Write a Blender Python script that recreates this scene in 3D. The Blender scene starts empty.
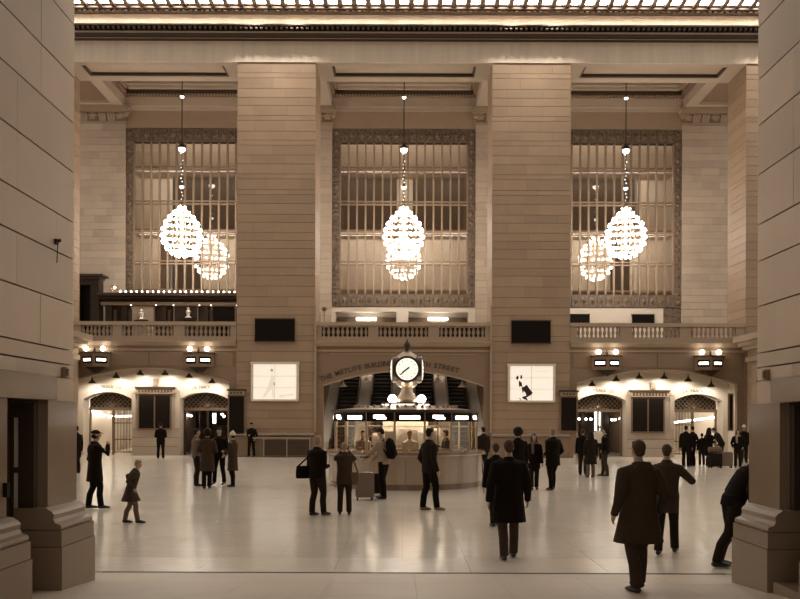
import bpy, bmesh, math, random
from mathutils import Vector, Matrix
random.seed(11)
SC = bpy.context.scene
COL = SC.collection
PI = math.pi

# ---------------------------------------------------------------- camera, world, exposure
F, CX, CY, EYE = 820.0, 403.0, 419.0, 2.0          # focal length in px of an 800x599 frame, vanishing point, eye height (m)
cam_data = bpy.data.cameras.new('camera')
cam_data.sensor_fit = 'HORIZONTAL'
cam_data.sensor_width = 36.0
cam_data.lens = F / 800.0 * 36.0
cam_data.shift_x = (400.0 - CX) / 800.0
cam_data.shift_y = (CY - 299.5) / 800.0
cam_data.clip_end = 400
cam = bpy.data.objects.new('camera', cam_data)
COL.objects.link(cam)
cam.location = (0, 0, EYE)
cam.rotation_euler = (PI / 2, math.radians(-0.2), 0)
SC.camera = cam

world = bpy.data.worlds.new('concourse_ambient')
SC.world = world
world.use_nodes = True
bgn = world.node_tree.nodes['Background']
bgn.inputs['Color'].default_value = (1.0, 0.915, 0.81, 1)
bgn.inputs['Strength'].default_value = 0.43

vs = SC.view_settings
vs.view_transform = 'Standard'
vs.look = 'None'
vs.gamma = 1.0
vs.use_curve_mapping = False
vs.exposure = 0.95
SC.cycles.max_bounces = 8
SC.cycles.diffuse_bounces = 3
SC.cycles.glossy_bounces = 4
SC.cycles.transparent_max_bounces = 12
SC.cycles.sample_clamp_indirect = 6.0
LAMP = (1.0, 0.92, 0.81)

def PX(x, D): return (x - CX) * D / F
def PZ(y, D): return EYE + (CY - y) * D / F
def PT(x, y, D): return Vector((PX(x, D), D, PZ(y, D)))
def DEPTH(yfoot): return F * EYE / (yfoot - CY)

# ---------------------------------------------------------------- materials
MATS = {}
def mat(name, col, rough=0.6, metal=0.0, vary=0.0, noise=0.0, nscale=3.0, bump=0.0, bscale=30.0, emit=0.0, ecol=None, spec=0.5, stretch=None, coat=0.0):
    m = bpy.data.materials.new(name); m.use_nodes = True
    nt = m.node_tree; N = nt.nodes; L = nt.links
    p = N['Principled BSDF']
    p.inputs['Base Color'].default_value = (*col, 1)
    p.inputs['Roughness'].default_value = rough
    p.inputs['Metallic'].default_value = metal
    p.inputs['Specular IOR Level'].default_value = spec
    p.inputs['Coat Weight'].default_value = coat
    if vary or noise:
        geo = N.new('ShaderNodeNewGeometry')
        vec = geo.outputs['Position']
        if stretch:
            mp = N.new('ShaderNodeMapping'); mp.inputs['Scale'].default_value = stretch
            L.new(vec, mp.inputs['Vector']); vec = mp.outputs['Vector']
        nz = N.new('ShaderNodeTexNoise'); nz.inputs['Scale'].default_value = nscale
        nz.inputs['Detail'].default_value = 6; nz.inputs['Roughness'].default_value = 0.6
        L.new(vec, nz.inputs['Vector'])
        a = N.new('ShaderNodeMath'); a.operation = 'MULTIPLY_ADD'
        L.new(nz.outputs['Fac'], a.inputs[0]); a.inputs[1].default_value = noise * 2; a.inputs[2].default_value = 1 - noise
        val = a.outputs[0]
        if vary:
            oi = N.new('ShaderNodeObjectInfo')
            b = N.new('ShaderNodeMath'); b.operation = 'MULTIPLY_ADD'
            L.new(oi.outputs['Random'], b.inputs[0]); b.inputs[1].default_value = vary * 2; b.inputs[2].default_value = 1 - vary
            c = N.new('ShaderNodeMath'); c.operation = 'MULTIPLY'
            L.new(val, c.inputs[0]); L.new(b.outputs[0], c.inputs[1]); val = c.outputs[0]
        h = N.new('ShaderNodeVectorMath'); h.operation = 'SCALE'
        h.inputs[0].default_value = col
        L.new(val, h.inputs['Scale'])
        L.new(h.outputs['Vector'], p.inputs['Base Color'])
    if bump:
        geo2 = N.new('ShaderNodeNewGeometry')
        nb = N.new('ShaderNodeTexNoise'); nb.inputs['Scale'].default_value = bscale; nb.inputs['Detail'].default_value = 4
        L.new(geo2.outputs['Position'], nb.inputs['Vector'])
        bp = N.new('ShaderNodeBump'); bp.inputs['Strength'].default_value = bump; bp.inputs['Distance'].default_value = 0.03
        L.new(nb.outputs['Fac'], bp.inputs['Height']); L.new(bp.outputs['Normal'], p.inputs['Normal'])
    if emit:
        p.inputs['Emission Color'].default_value = (*(ecol or LAMP), 1)
        p.inputs['Emission Strength'].default_value = emit
    MATS[name] = m
    return m

def glass_mat(name, refl=0.16, tint=(0.94, 0.915, 0.88), rough=0.02):
    m = bpy.data.materials.new(name); m.use_nodes = True
    nt = m.node_tree; N = nt.nodes; L = nt.links
    N.remove(N['Principled BSDF'])
    t = N.new('ShaderNodeBsdfTransparent'); t.inputs['Color'].default_value = (*tint, 1)
    g = N.new('ShaderNodeBsdfGlossy'); g.inputs['Roughness'].default_value = rough; g.inputs['Color'].default_value = (1, .95, .88, 1)
    x = N.new('ShaderNodeMixShader'); x.inputs[0].default_value = refl
    L.new(t.outputs[0], x.inputs[1]); L.new(g.outputs[0], x.inputs[2])
    L.new(x.outputs[0], N['Material Output'].inputs['Surface'])
    MATS[name] = m
    return m

def floor_mat(name, col, rough, tile, off):
    """polished marble: blotchy tone, soft veins, thin joints on the tile grid, slightly uneven polish"""
    m = bpy.data.materials.new(name); m.use_nodes = True
    nt = m.node_tree; N = nt.nodes; L = nt.links
    p = N['Principled BSDF']
    geo = N.new('ShaderNodeNewGeometry')
    nz = N.new('ShaderNodeTexNoise'); nz.inputs['Scale'].default_value = 0.9; nz.inputs['Detail'].default_value = 7
    L.new(geo.outputs['Position'], nz.inputs['Vector'])
    mp = N.new('ShaderNodeMapping'); mp.inputs['Scale'].default_value = (1.2, 7.0, 1.0)
    L.new(geo.outputs['Position'], mp.inputs['Vector'])
    n2 = N.new('ShaderNodeTexNoise'); n2.inputs['Scale'].default_value = 2.0; n2.inputs['Detail'].default_value = 5
    L.new(mp.outputs['Vector'], n2.inputs['Vector'])
    ad = N.new('ShaderNodeMath'); ad.operation = 'ADD'
    L.new(nz.outputs['Fac'], ad.inputs[0]); L.new(n2.outputs['Fac'], ad.inputs[1])
    mr = N.new('ShaderNodeMapRange'); mr.inputs['From Min'].default_value = 0.6; mr.inputs['From Max'].default_value = 1.4
    mr.inputs['To Min'].default_value = 0.90; mr.inputs['To Max'].default_value = 1.08
    L.new(ad.outputs[0], mr.inputs['Value'])
    val = mr.outputs[0]
    if tile:
        sep = N.new('ShaderNodeSeparateXYZ'); L.new(geo.outputs['Position'], sep.inputs[0])
        outs = []
        for ax, o in (('X', off[0]), ('Y', off[1])):
            s = N.new('ShaderNodeMath'); s.operation = 'SUBTRACT'; L.new(sep.outputs[ax], s.inputs[0]); s.inputs[1].default_value = o - 100 * tile
            w = N.new('ShaderNodeMath'); w.operation = 'MODULO'; L.new(s.outputs[0], w.inputs[0]); w.inputs[1].default_value = tile
            c = N.new('ShaderNodeMath'); c.operation = 'LESS_THAN'; L.new(w.outputs[0], c.inputs[0]); c.inputs[1].default_value = 0.008
            outs.append(c.outputs[0])
        mx = N.new('ShaderNodeMath'); mx.operation = 'MAXIMUM'; L.new(outs[0], mx.inputs[0]); L.new(outs[1], mx.inputs[1])
        k = N.new('ShaderNodeMath'); k.operation = 'MULTIPLY_ADD'; L.new(mx.outputs[0], k.inputs[0]); k.inputs[1].default_value = -0.25; k.inputs[2].default_value = 1.0
        q = N.new('ShaderNodeMath'); q.operation = 'MULTIPLY'; L.new(val, q.inputs[0]); L.new(k.outputs[0], q.inputs[1]); val = q.outputs[0]
    h = N.new('ShaderNodeVectorMath'); h.operation = 'SCALE'; h.inputs[0].default_value = col
    L.new(val, h.inputs['Scale']); L.new(h.outputs['Vector'], p.inputs['Base Color'])
    r = N.new('ShaderNodeMapRange'); r.inputs['To Min'].default_value = rough * 0.8; r.inputs['To Max'].default_value = rough * 1.25
    L.new(n2.outputs['Fac'], r.inputs['Value']); L.new(r.outputs[0], p.inputs['Roughness'])
    MATS[name] = m
    return m

M = MATS
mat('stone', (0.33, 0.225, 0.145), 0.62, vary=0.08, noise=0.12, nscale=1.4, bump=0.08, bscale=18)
mat('stone_pale', (0.46, 0.37, 0.285), 0.62, vary=0.10, noise=0.12, nscale=1.4, bump=0.08, bscale=18)
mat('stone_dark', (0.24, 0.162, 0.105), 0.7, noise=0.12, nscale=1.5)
mat('joint', (0.12, 0.078, 0.048), 0.9)
mat('stone_trim', (0.36, 0.265, 0.185), 0.55, noise=0.10, nscale=2.0)
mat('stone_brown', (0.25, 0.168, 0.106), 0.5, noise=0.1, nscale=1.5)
mat('architrave', (0.62, 0.51, 0.40), 0.6, noise=0.22, nscale=1.0, stretch=(3.0, 1.0, 0.15))
mat('polished', (0.25, 0.172, 0.113), 0.16, noise=0.14, nscale=1.6)
mat('near_stone', (0.56, 0.425, 0.305), 0.5, vary=0.08, noise=0.14, nscale=1.2, bump=0.06, bscale=14)
mat('plinth_stone', (0.25, 0.175, 0.115), 0.4, vary=0.05, noise=0.16, nscale=2.0)
mat('plaster', (0.62, 0.535, 0.43), 0.45, noise=0.05, nscale=2.0)
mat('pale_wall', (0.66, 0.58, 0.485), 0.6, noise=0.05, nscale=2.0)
mat('bronze', (0.062, 0.038, 0.023), 0.45, metal=0.3, noise=0.2, nscale=6)  # real bronze, and the painted shade bands of the long cornice
mat('bronze_light', (0.25, 0.175, 0.115), 0.4, metal=0.4, noise=0.15, nscale=5)
mat('ornament', (0.15, 0.105, 0.07), 0.6, noise=1.5, nscale=7, bump=1.0, bscale=9)
mat('mullion', (0.27, 0.19, 0.128), 0.6, noise=0.1)
mat('dark_wood', (0.035, 0.022, 0.013), 0.45, spec=0.25, noise=0.3, nscale=4)
mat('black', (0.008, 0.005, 0.0035), 0.5, spec=0.12)
mat('board_row', (0.02, 0.013, 0.008), 0.6, spec=0.1)
mat('iron', (0.05, 0.036, 0.026), 0.5, metal=0.6)
mat('steel', (0.45, 0.36, 0.28), 0.35, metal=0.9)
mat('brass', (0.52, 0.42, 0.31), 0.32, metal=0.6)
mat('bulb', (1, 1, 1), 0.4, emit=34.0)
mat('bulb_dim', (1, 1, 1), 0.4, emit=2.2)
mat('ledge_bulb', (1, 1, 1), 0.4, emit=24.0)
mat('bulb_soft', (1, 1, 1), 0.4, emit=9.0)
mat('cornice_light', (1, 1, 1), 0.5, emit=15.0, ecol=(1, .92, .81))
mat('globe', (1, 1, 1), 0.3, emit=7.0, ecol=(1, .9, .74))
mat('tube', (1, 1, 1), 0.4, emit=9.0, ecol=(1, .9, .76))
mat('gallery_fill', (1, 1, 1), 0.4, emit=16.0)  # added fill glow behind the tall windows
mat('sign_lit', (1, 1, 1), 0.4, emit=4.0, ecol=(1, .9, .76))
mat('sign_soft', (.8, .75, .68), 0.4, emit=0.75, ecol=(1, .92, .80))
mat('dial', (.8, .75, .68), 0.3, emit=0.5, ecol=(1, .91, .77))
mat('poster_paper', (0.9, 0.85, 0.78), 0.5, emit=0.30, ecol=(1, .90, .76))
mat('poster_faint', (0.75, 0.68, 0.6), 0.5, emit=0.24, ecol=(1, .88, .72))
mat('poster_line', (0.4, 0.34, 0.28), 0.5, emit=0.12, ecol=(1, .85, .66))
mat('poster_ink', (0.02, 0.014, 0.01), 0.5)
mat('letter', (0.07, 0.046, 0.029), 0.6)
mat('letter_faint', (0.26, 0.20, 0.14), 0.6)
mat('counter', (0.42, 0.33, 0.24), 0.22, noise=0.12, nscale=2.5)
mat('rail_metal', (0.34, 0.26, 0.19), 0.3, metal=0.7)
mat('paper', (0.72, 0.64, 0.54), 0.7)
mat('paper_mid', (0.40, 0.32, 0.25), 0.7)
mat('skin', (0.42, 0.28, 0.19), 0.5)
mat('skin_dark', (0.16, 0.10, 0.065), 0.5)
mat('eye_dark', (0.02, 0.015, 0.012), 0.3)
mat('grey_case', (0.20, 0.15, 0.11), 0.4)
glass_mat('pane_glass', 0.15)
glass_mat('booth_glass', 0.05, (0.96, 0.92, 0.86))
TILE = 0.9
TILE_OFF = (0.0, 10.65 + 1.15)
floor_mat('marble_floor', (0.70, 0.615, 0.51), 0.17, TILE, TILE_OFF)
floor_mat('marble_tile', (0.70, 0.615, 0.51), 0.17, 0, (0, 0))
floor_mat('marble_border', (0.76, 0.67, 0.56), 0.2, 0, (0, 0))
floor_mat('ramp_stone', (0.58, 0.48, 0.375), 0.45, 0, (0, 0))

# ---------------------------------------------------------------- object helpers
WT = {}
def link(o, parent=None):
    COL.objects.link(o)
    if parent is not None:
        o.parent = parent
        o.matrix_parent_inverse = Matrix.Translation(-WT.get(parent.name, Vector()))
    WT[o.name] = Vector(o.location)
    return o
def tag(o, label, cat, group=None, kind=None):
    o['label'] = label; o['category'] = cat
    if group: o['group'] = group
    if kind: o['kind'] = kind
    return o
def empty(name, loc=(0, 0, 0)):
    o = bpy.data.objects.new(name, None)
    o.empty_display_size = 0.2
    o.location = loc
    return link(o)

class B:
    """collects shapes into one mesh"""
    def __init__(s): s.v = []; s.f = []
    def add(s, vs_, fs):
        k = len(s.v); s.v += [tuple(v) for v in vs_]; s.f += [tuple(i + k for i in f) for f in fs]; return s
    def box(s, x0, x1, y0, y1, z0, z1):
        return s.add([(x0, y0, z0), (x1, y0, z0), (x1, y1, z0), (x0, y1, z0), (x0, y0, z1), (x1, y0, z1), (x1, y1, z1), (x0, y1, z1)],
                     [(0, 3, 2, 1), (4, 5, 6, 7), (0, 1, 5, 4), (1, 2, 6, 5), (2, 3, 7, 6), (3, 0, 4, 7)])
    def loft(s, pts, rad, n=10, ref=(0, 1, 0), cap=True):
        """rings along a path; rad = r or (a, b): a across ref, b along ref"""
        pts = [Vector(p) for p in pts]; ref = Vector(ref); k0 = len(s.v)
        for i, p in enumerate(pts):
            t = pts[min(i + 1, len(pts) - 1)] - pts[max(i - 1, 0)]
            if t.length < 1e-9: t = Vector((0, 0, 1))
            t.normalize()
            r = ref if abs(t.dot(ref)) < 0.97 else Vector((0.31, 0.2, 0.93))
            sd = t.cross(r).normalized(); up = sd.cross(t).normalized()
            a, b = rad[i] if isinstance(rad[i], (tuple, list)) else (rad[i], rad[i])
            for j in range(n):
                q = 2 * PI * j / n
                s.v.append(tuple(p + sd * (a * math.cos(q)) + up * (b * math.sin(q))))
        for i in range(len(pts) - 1):
            for j in range(n):
                a = k0 + i * n + j; b = k0 + i * n + (j + 1) % n
                s.f.append((a, b, b + n, a + n))
        if cap:
            s.f.append(tuple(k0 + j for j in reversed(range(n))))
            e = k0 + (len(pts) - 1) * n
            s.f.append(tuple(e + j for j in range(n)))
        return s
    def bar(s, p0, p1, r, n=8): return s.loft([p0, p1], [r, r], n)
    def lathe(s, prof, c=(0, 0, 0), n=16):
        """profile of (radius, z) turned about the vertical through c"""
        k0 = len(s.v)
        for r, z in prof:
            for j in range(n):
                q = 2 * PI * j / n
                s.v.append((c[0] + r * math.cos(q), c[1] + r * math.sin(q), c[2] + z))
        for i in range(len(prof) - 1):
            for j in range(n):
                a = k0 + i * n + j; b = k0 + i * n + (j + 1) % n
                s.f.append((a, b, b + n, a + n))
        s.f.append(tuple(k0 + j for j in reversed(range(n))))
        e = k0 + (len(prof) - 1) * n
        s.f.append(tuple(e + j for j in range(n)))
        return s
    def ball(s, c, r, n=10, m=6):
        rx, ry, rz = r if isinstance(r, (tuple, list)) else (r, r, r)
        k0 = len(s.v)
        s.v.append((c[0], c[1], c[2] - rz))
        for i in range(1, m):
            a = -PI / 2 + PI * i / m
            for j in range(n):
                q = 2 * PI * j / n
                s.v.append((c[0] + rx * math.cos(a) * math.cos(q), c[1] + ry * math.cos(a) * math.sin(q), c[2] + rz * math.sin(a)))
        s.v.append((c[0], c[1], c[2] + rz)); e = len(s.v) - 1
        for j in range(n):
            s.f.append((k0, k0 + 1 + (j + 1) % n, k0 + 1 + j))
            s.f.append((e, e - n + j, e - n + (j + 1) % n))
        for i in range(m - 2):
            for j in range(n):
                a = k0 + 1 + i * n + j; b = k0 + 1 + i * n + (j + 1) % n
                s.f.append((a, b, b + n, a + n))
        return s
    def prism(s, poly, axis, a, b):
        """polygon extruded: axis 'y' takes (x,z), 'x' takes (y,z), 'z' takes (x,y)"""
        def pt(q, d): return {'y': (q[0], d, q[1]), 'x': (d, q[0], q[1]), 'z': (q[0], q[1], d)}[axis]
        n = len(poly); k = len(s.v)
        s.v += [pt(q, a) for q in poly] + [pt(q, b) for q in poly]
        s.f.append(tuple(k + i for i in range(n))); s.f.append(tuple(k + n + i for i in reversed(range(n))))
        for i in range(n):
            j = (i + 1) % n
            s.f.append((k + i, k + n + i, k + n + j, k + j))
        return s
    def mesh(s, name):
        me = bpy.data.meshes.new(name)
        me.from_pydata(s.v, [], s.f)
        bm = bmesh.new(); bm.from_mesh(me)
        bmesh.ops.recalc_face_normals(bm, faces=bm.faces)
        bm.to_mesh(me); bm.free()
        return me
    def build(s, name, material, parent=None, smooth=False):
        me = s.mesh(name)
        me.materials.append(M[material])
        if smooth:
            me.shade_smooth()
            try: me.set_sharp_from_angle(angle=math.radians(45))
            except Exception: pass
        o = bpy.data.objects.new(name, me)
        return link(o, parent)

UNIT = {}
def piece(name, x0, x1, y0, y1, z0, z1, material, parent, rot=None):
    """a block that shares one unit mesh per material"""
    if material not in UNIT:
        me = B().box(-.5, .5, -.5, .5, -.5, .5).mesh('block_' + material); me.materials.append(M[material]); UNIT[material] = me
    o = bpy.data.objects.new(name, UNIT[material])
    o.location = ((x0 + x1) / 2, (y0 + y1) / 2, (z0 + z1) / 2)
    o.scale = (x1 - x0, y1 - y0, z1 - z0)
    if rot: o.rotation_euler = rot
    return link(o, parent)
def place(name, me, loc, parent, rot=(0, 0, 0), scale=(1, 1, 1)):
    o = bpy.data.objects.new(name, me); o.location = loc; o.rotation_euler = rot; o.scale = scale
    return link(o, parent)
def shared(bld, name, material, smooth=False):
    me = bld.mesh(name); me.materials.append(M[material])
    if smooth: me.shade_smooth()
    return me

def arc(x0, x1, zs, zc, n=24):
    """points of a segmental arch from (x0,zs) over the crown zc to (x1,zs)"""
    h = zc - zs; w = (x1 - x0) / 2; R = (w * w + h * h) / (2 * h); cx = (x0 + x1) / 2; cz = zc - R
    a0 = math.atan2(zs - cz, x0 - cx); a1 = math.atan2(zs - cz, x1 - cx)
    return [(cx + R * math.cos(a0 + (a1 - a0) * i / n), cz + R * math.sin(a0 + (a1 - a0) * i / n)) for i in range(n + 1)]
def arch_wall(x0, x1, zt, holes, y0, y1, z0=0.0):
    poly = [(x0, z0)]
    for (a, b, zs, zc) in holes:
        poly += [(a, z0)] + arc(a, b, zs, zc) + [(b, z0)]
    poly += [(x1, z0), (x1, zt), (x0, zt)]
    return B().prism(poly, 'y', y0, y1)

def courses(parent, x0, x1, y0, y1, zlist, material, width, gap=0.022, seed=0, name='stone'):
    rnd = random.Random(seed); vg = gap * .4
    for i in range(len(zlist) - 1):
        xs = [x0]
        pos = x0 + width * (0.5 if i % 2 else 1.0) * rnd.uniform(.85, 1.15)
        while pos < x1 - width * 0.3:
            xs.append(pos); pos += width * rnd.uniform(.88, 1.12)
        xs.append(x1)
        for k in range(len(xs) - 1):
            piece(name, xs[k] + (vg / 2 if k else 0), xs[k + 1] - (vg / 2 if k < len(xs) - 2 else 0), y0, y1,
                  zlist[i] + gap / 2, zlist[i + 1] - gap / 2, material, parent)

_glyph = {}
def glyph(ch, size, depth, material):
    key = (ch, size, material)
    if key not in _glyph:
        cu = bpy.data.curves.new('glyph', 'FONT'); cu.body = ch; cu.size = size; cu.extrude = depth; cu.offset = size * .018
        cu.align_x = 'CENTER'; cu.align_y = 'CENTER'; cu.resolution_u = 3
        ob = bpy.data.objects.new('glyph_source', cu); COL.objects.link(ob)
        dg = bpy.context.evaluated_depsgraph_get()
        me = bpy.data.meshes.new_from_object(ob.evaluated_get(dg))
        me.materials.clear(); me.materials.append(M[material])
        bpy.data.objects.remove(ob); _glyph[key] = me
    return _glyph[key]
# ---------------------------------------------------------------- floor
Y1 = 42.7            # front plane of the north wall's piers
YP = 45.1            # back of the piers
YB = 52.6            # window wall behind the balcony
LINE = 10.65         # threshold between ramp and concourse
fl = B().box(-46, 46, LINE + 1.15 + 5 * TILE, 62, -0.3, 0.0)
fl.box(-46, -8.1, LINE, LINE + 1.15 + 5 * TILE, -0.3, 0.0).box(8.1, 46, LINE, LINE + 1.15 + 5 * TILE, -0.3, 0.0)
floor = fl.build('floor', 'marble_floor')
tag(floor, 'glossy pale marble concourse floor reflecting the lit arches', 'floor', kind='structure')
B().box(-8.1, 8.1, LINE, LINE + 1.15 + 5 * TILE, -0.3, -0.008).build('tile_bed', 'joint', floor)
for i in range(9):
    piece('slab', -8.1 + i * 1.8 + .003, -6.3 + i * 1.8 - .003, LINE + .03, LINE + 1.147, -0.02, 0.0, 'marble_border', floor)
for r in range(5):
    for c in range(-9, 9):
        piece('tile', c * TILE + .0015, (c + 1) * TILE - .0015, LINE + 1.15 + r * TILE + .0015, LINE + 1.15 + (r + 1) * TILE - .0015, -0.02, 0.0, 'marble_tile', floor)
B().box(-3.9, 4.2, LINE - .02, LINE + .03, -0.05, 0.004).build('threshold_strip', 'iron', floor)

SLOPE = 0.078
def ramp_z(y): return max(0.0, SLOPE * (LINE - 0.03 - y))
ang = -math.atan(SLOPE)
rp = empty('floor_ramp', (0, 9, 0)); tag(rp, 'sloping stone ramp floor between the two near piers', 'floor', kind='structure')
B().prism([(-1.5, -0.4), (LINE - .03, -0.4), (LINE - .03, -0.012), (-1.5, ramp_z(-1.5) - 0.012)], 'x', -8, 8).build('ramp_bed', 'joint', rp)
for r in range(11):
    y1 = LINE - .03 - r * 1.05; y0 = y1 - 1.05
    for c in range(-5, 5):
        ym = (y0 + y1) / 2
        o = piece('slab', c * 1.0 + .0015 + .15, (c + 1) * 1.0 - .0015 + .15, y0 + .0015, y1 - .0015, -0.02, 0.0, 'ramp_stone', rp)
        o.rotation_euler = (ang, 0, 0); o.location.z = ramp_z(ym) - 0.01

# ---------------------------------------------------------------- near walls of the passage (west = left in the picture)
def near_wall(side, xp, xd, xu, name, label):
    X = lambda d: side * d
    def bx(bld, a, b, y0, y1, z0, z1):
        lo, hi = sorted((X(a), X(b))); return bld.box(lo, hi, y0, y1, z0, z1)
    far = 9.85; jn, jf = 8.10, 9.03
    w = bx(B(), xu + .25, xu + 3, -1.5, far - .1, 2.2, 7.35)
    bx(w, xu + .25, xu + 3, -1.5, jn - .05, 0, 2.2); bx(w, xu + .25, xu + 3, jf + .03, far - .1, 0, 2.2)
    bx(w, xu + 1.0, xu + 3, jn - .05, jf + .03, 0, 2.2)
    w = w.build(name, 'joint'); tag(w, label, 'wall', kind='structure')
    for (y0, y1) in ((8.84, 9.79), (-1.5, 8.13)):
        pl = B(); bx(pl, xp, xu + .9, y0, y1, -.05, 0.60); pl.build('plinth', 'plinth_stone', w)
        pl = B(); bx(pl, xp + .012, xu + .9, y0 + (.012 if y0 > 0 else 0), y1 - .012, 0.605, 0.78); pl.build('plinth', 'plinth_stone', w)
        m = B()
        prof = [(xp + .03, .785), (xp + .02, .81), (xp + .03, .84), (xp + .09, .86), (xp + .11, .90), (xp + .10, .95), (xp + .13, .985), (xp + .19, 1.02), (xd + .3, 1.02), (xd + .3, .785)]
        m.prism([(X(a), z) for a, z in prof], 'y', y0 + .03, y1 - .03)
        m.build('base_moulding', 'plinth_stone', w)
    d = B(); bx(d, xd, xu + .9, jf, far - .02, 1.02, 2.19); d.build('dado', 'polished', w)
    d = B(); bx(d, xd + .09, xu + .9, jf - .02, jf + .04, .5, 2.19); d.build('jamb', 'polished', w)
    d = B(); bx(d, xd, xu + .9, -1.5, jn, 1.02, 2.19); d.build('dado', 'polished', w)
    d = B(); bx(d, xd - .09, xu + .5, 7.0, 9.06, 2.195, 2.46); d.build('lintel', 'polished', w)
    d = B(); bx(d, xu - .0, xu + .5, 9.065, far - .01, 2.195, 2.46); d.build('stone', 'near_stone', w)
    d = B(); bx(d, xu - .0, xu + .5, -1.5, 6.99, 2.195, 2.46); d.build('stone', 'near_stone', w)
    zs = [2.465, 2.625, 2.80, 3.36, 3.90, 4.34, 4.94, 5.53, 6.08, 6.71, 7.30]
    rnd = random.Random(5 + side)
    for i in range(len(zs) - 1):
        ys = [-1.5, 1.2 + rnd.uniform(-.3, .3), 4.0 + rnd.uniform(-.3, .3), 6.5 + rnd.uniform(-.5, .5), rnd.choice((8.4, 8.95, 9.35)), far]
        for k in range(len(ys) - 1):
            lo, hi = sorted((X(xu + rnd.uniform(0, .004)), X(xu + .5)))
            piece('stone', lo, hi, ys[k] + .0025, ys[k + 1] - .0025, zs[i] + .009, zs[i + 1] - .009, 'near_stone', w)
    # door leaf folded back against the far jamb
    dr = B(); bx(dr, xd + .10, xd + .27, jf - .12, jf - .03, .12, 2.16); bx(dr, xd + .33, xd + .36, jf - .12, jf - .03, .12, 2.16)
    bx(dr, xd + .27, xd + .33, jf - .12, jf - .03, 2.0, 2.16); bx(dr, xd + .27, xd + .33, jf - .12, jf - .03, .12, .45); bx(dr, xd + .27, xd + .33, jf - .12, jf - .03, 1.40, 1.46)
    return w, X, bx, dr
wW, XW, bxW, dr = near_wall(-1, 3.67, 3.91, 3.96, 'wall_west', 'shadowed near pier of big stone blocks at the left edge')
door1 = dr.build('door_1', 'bronze'); tag(door1, 'dark bronze door leaf with a narrow light panel in the left near pier', 'door', kind='structure')
g = B(); bxW(g, 3.91 + .275, 3.91 + .325, 8.93, 8.97, .45, 2.0); g.build('glass_strip', 'paper', door1)
wE, XE, bxE, dr = near_wall(1, 3.93, 4.15, 4.25, 'wall_east', 'shadowed near pier of big stone blocks at the right edge')
door2 = dr.build('door_2', 'bronze'); tag(door2, 'dark bronze door leaf in the doorway of the right near pier', 'door', kind='structure')
st = B(); bxE(st, 3.97, 5.2, 7.2, 8.78, -.02, 0.27)
o = st.build('door_step', 'plinth_stone'); tag(o, 'low stone step in front of the right pier doorway', 'step', kind='structure')
o = B().box(-7, 7.3, -1.5, 9.7, 7.35, 7.7).build('ceiling_passage', 'stone_dark'); tag(o, 'flat stone ceiling over the passage between the near piers', 'ceiling', kind='structure')
# south wall of the concourse on both sides of and above the passage
s = B().box(-27, -4.75, 9.2, 9.7, 0, 31).box(5.05, 27, 9.2, 9.7, 0, 31).box(-4.75, 5.05, 9.2, 9.7, 7.7, 31)
sw = s.build('wall_south', 'stone_dark'); tag(sw, 'tall stone wall of the concourse around the passage mouth', 'wall', kind='structure')

# ---------------------------------------------------------------- north wall: piers
XI, XO, XQ, XR = 4.60, 8.68, 17.82, 21.9
ZC = 21.62
piers = (('first pier from the left bay', -XO, -XI), )
def pier(x0, x1, label, seed):
    c = B().box(x0 + .03, x1 - .03, Y1 + .03, YP - .03, 0, ZC).build('pillar', 'joint')
    tag(c, label, 'pillar', kind='structure')
    rnd = random.Random(99); zs = [0.0]
    while zs[-1] < ZC - .75: zs.append(zs[-1] + rnd.choice((.26, .42, .46, .52, .56)))
    zs.append(ZC)
    courses(c, x0, x1, Y1, YP, zs, 'stone', 1.7, gap=0.018, seed=seed)
    return c
p_cl = pier(-XO, -XI, 'tall stone block pier between the left and centre bays', 1)
p_cr = pier(XI, XO, 'tall stone block pier between the centre and right bays', 2)
p_l = pier(-XR, -XQ, 'stone block pier at the outer end of the left bay', 3)
p_r = pier(XQ, XR, 'stone block pier at the outer end of the right bay', 4)

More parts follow.
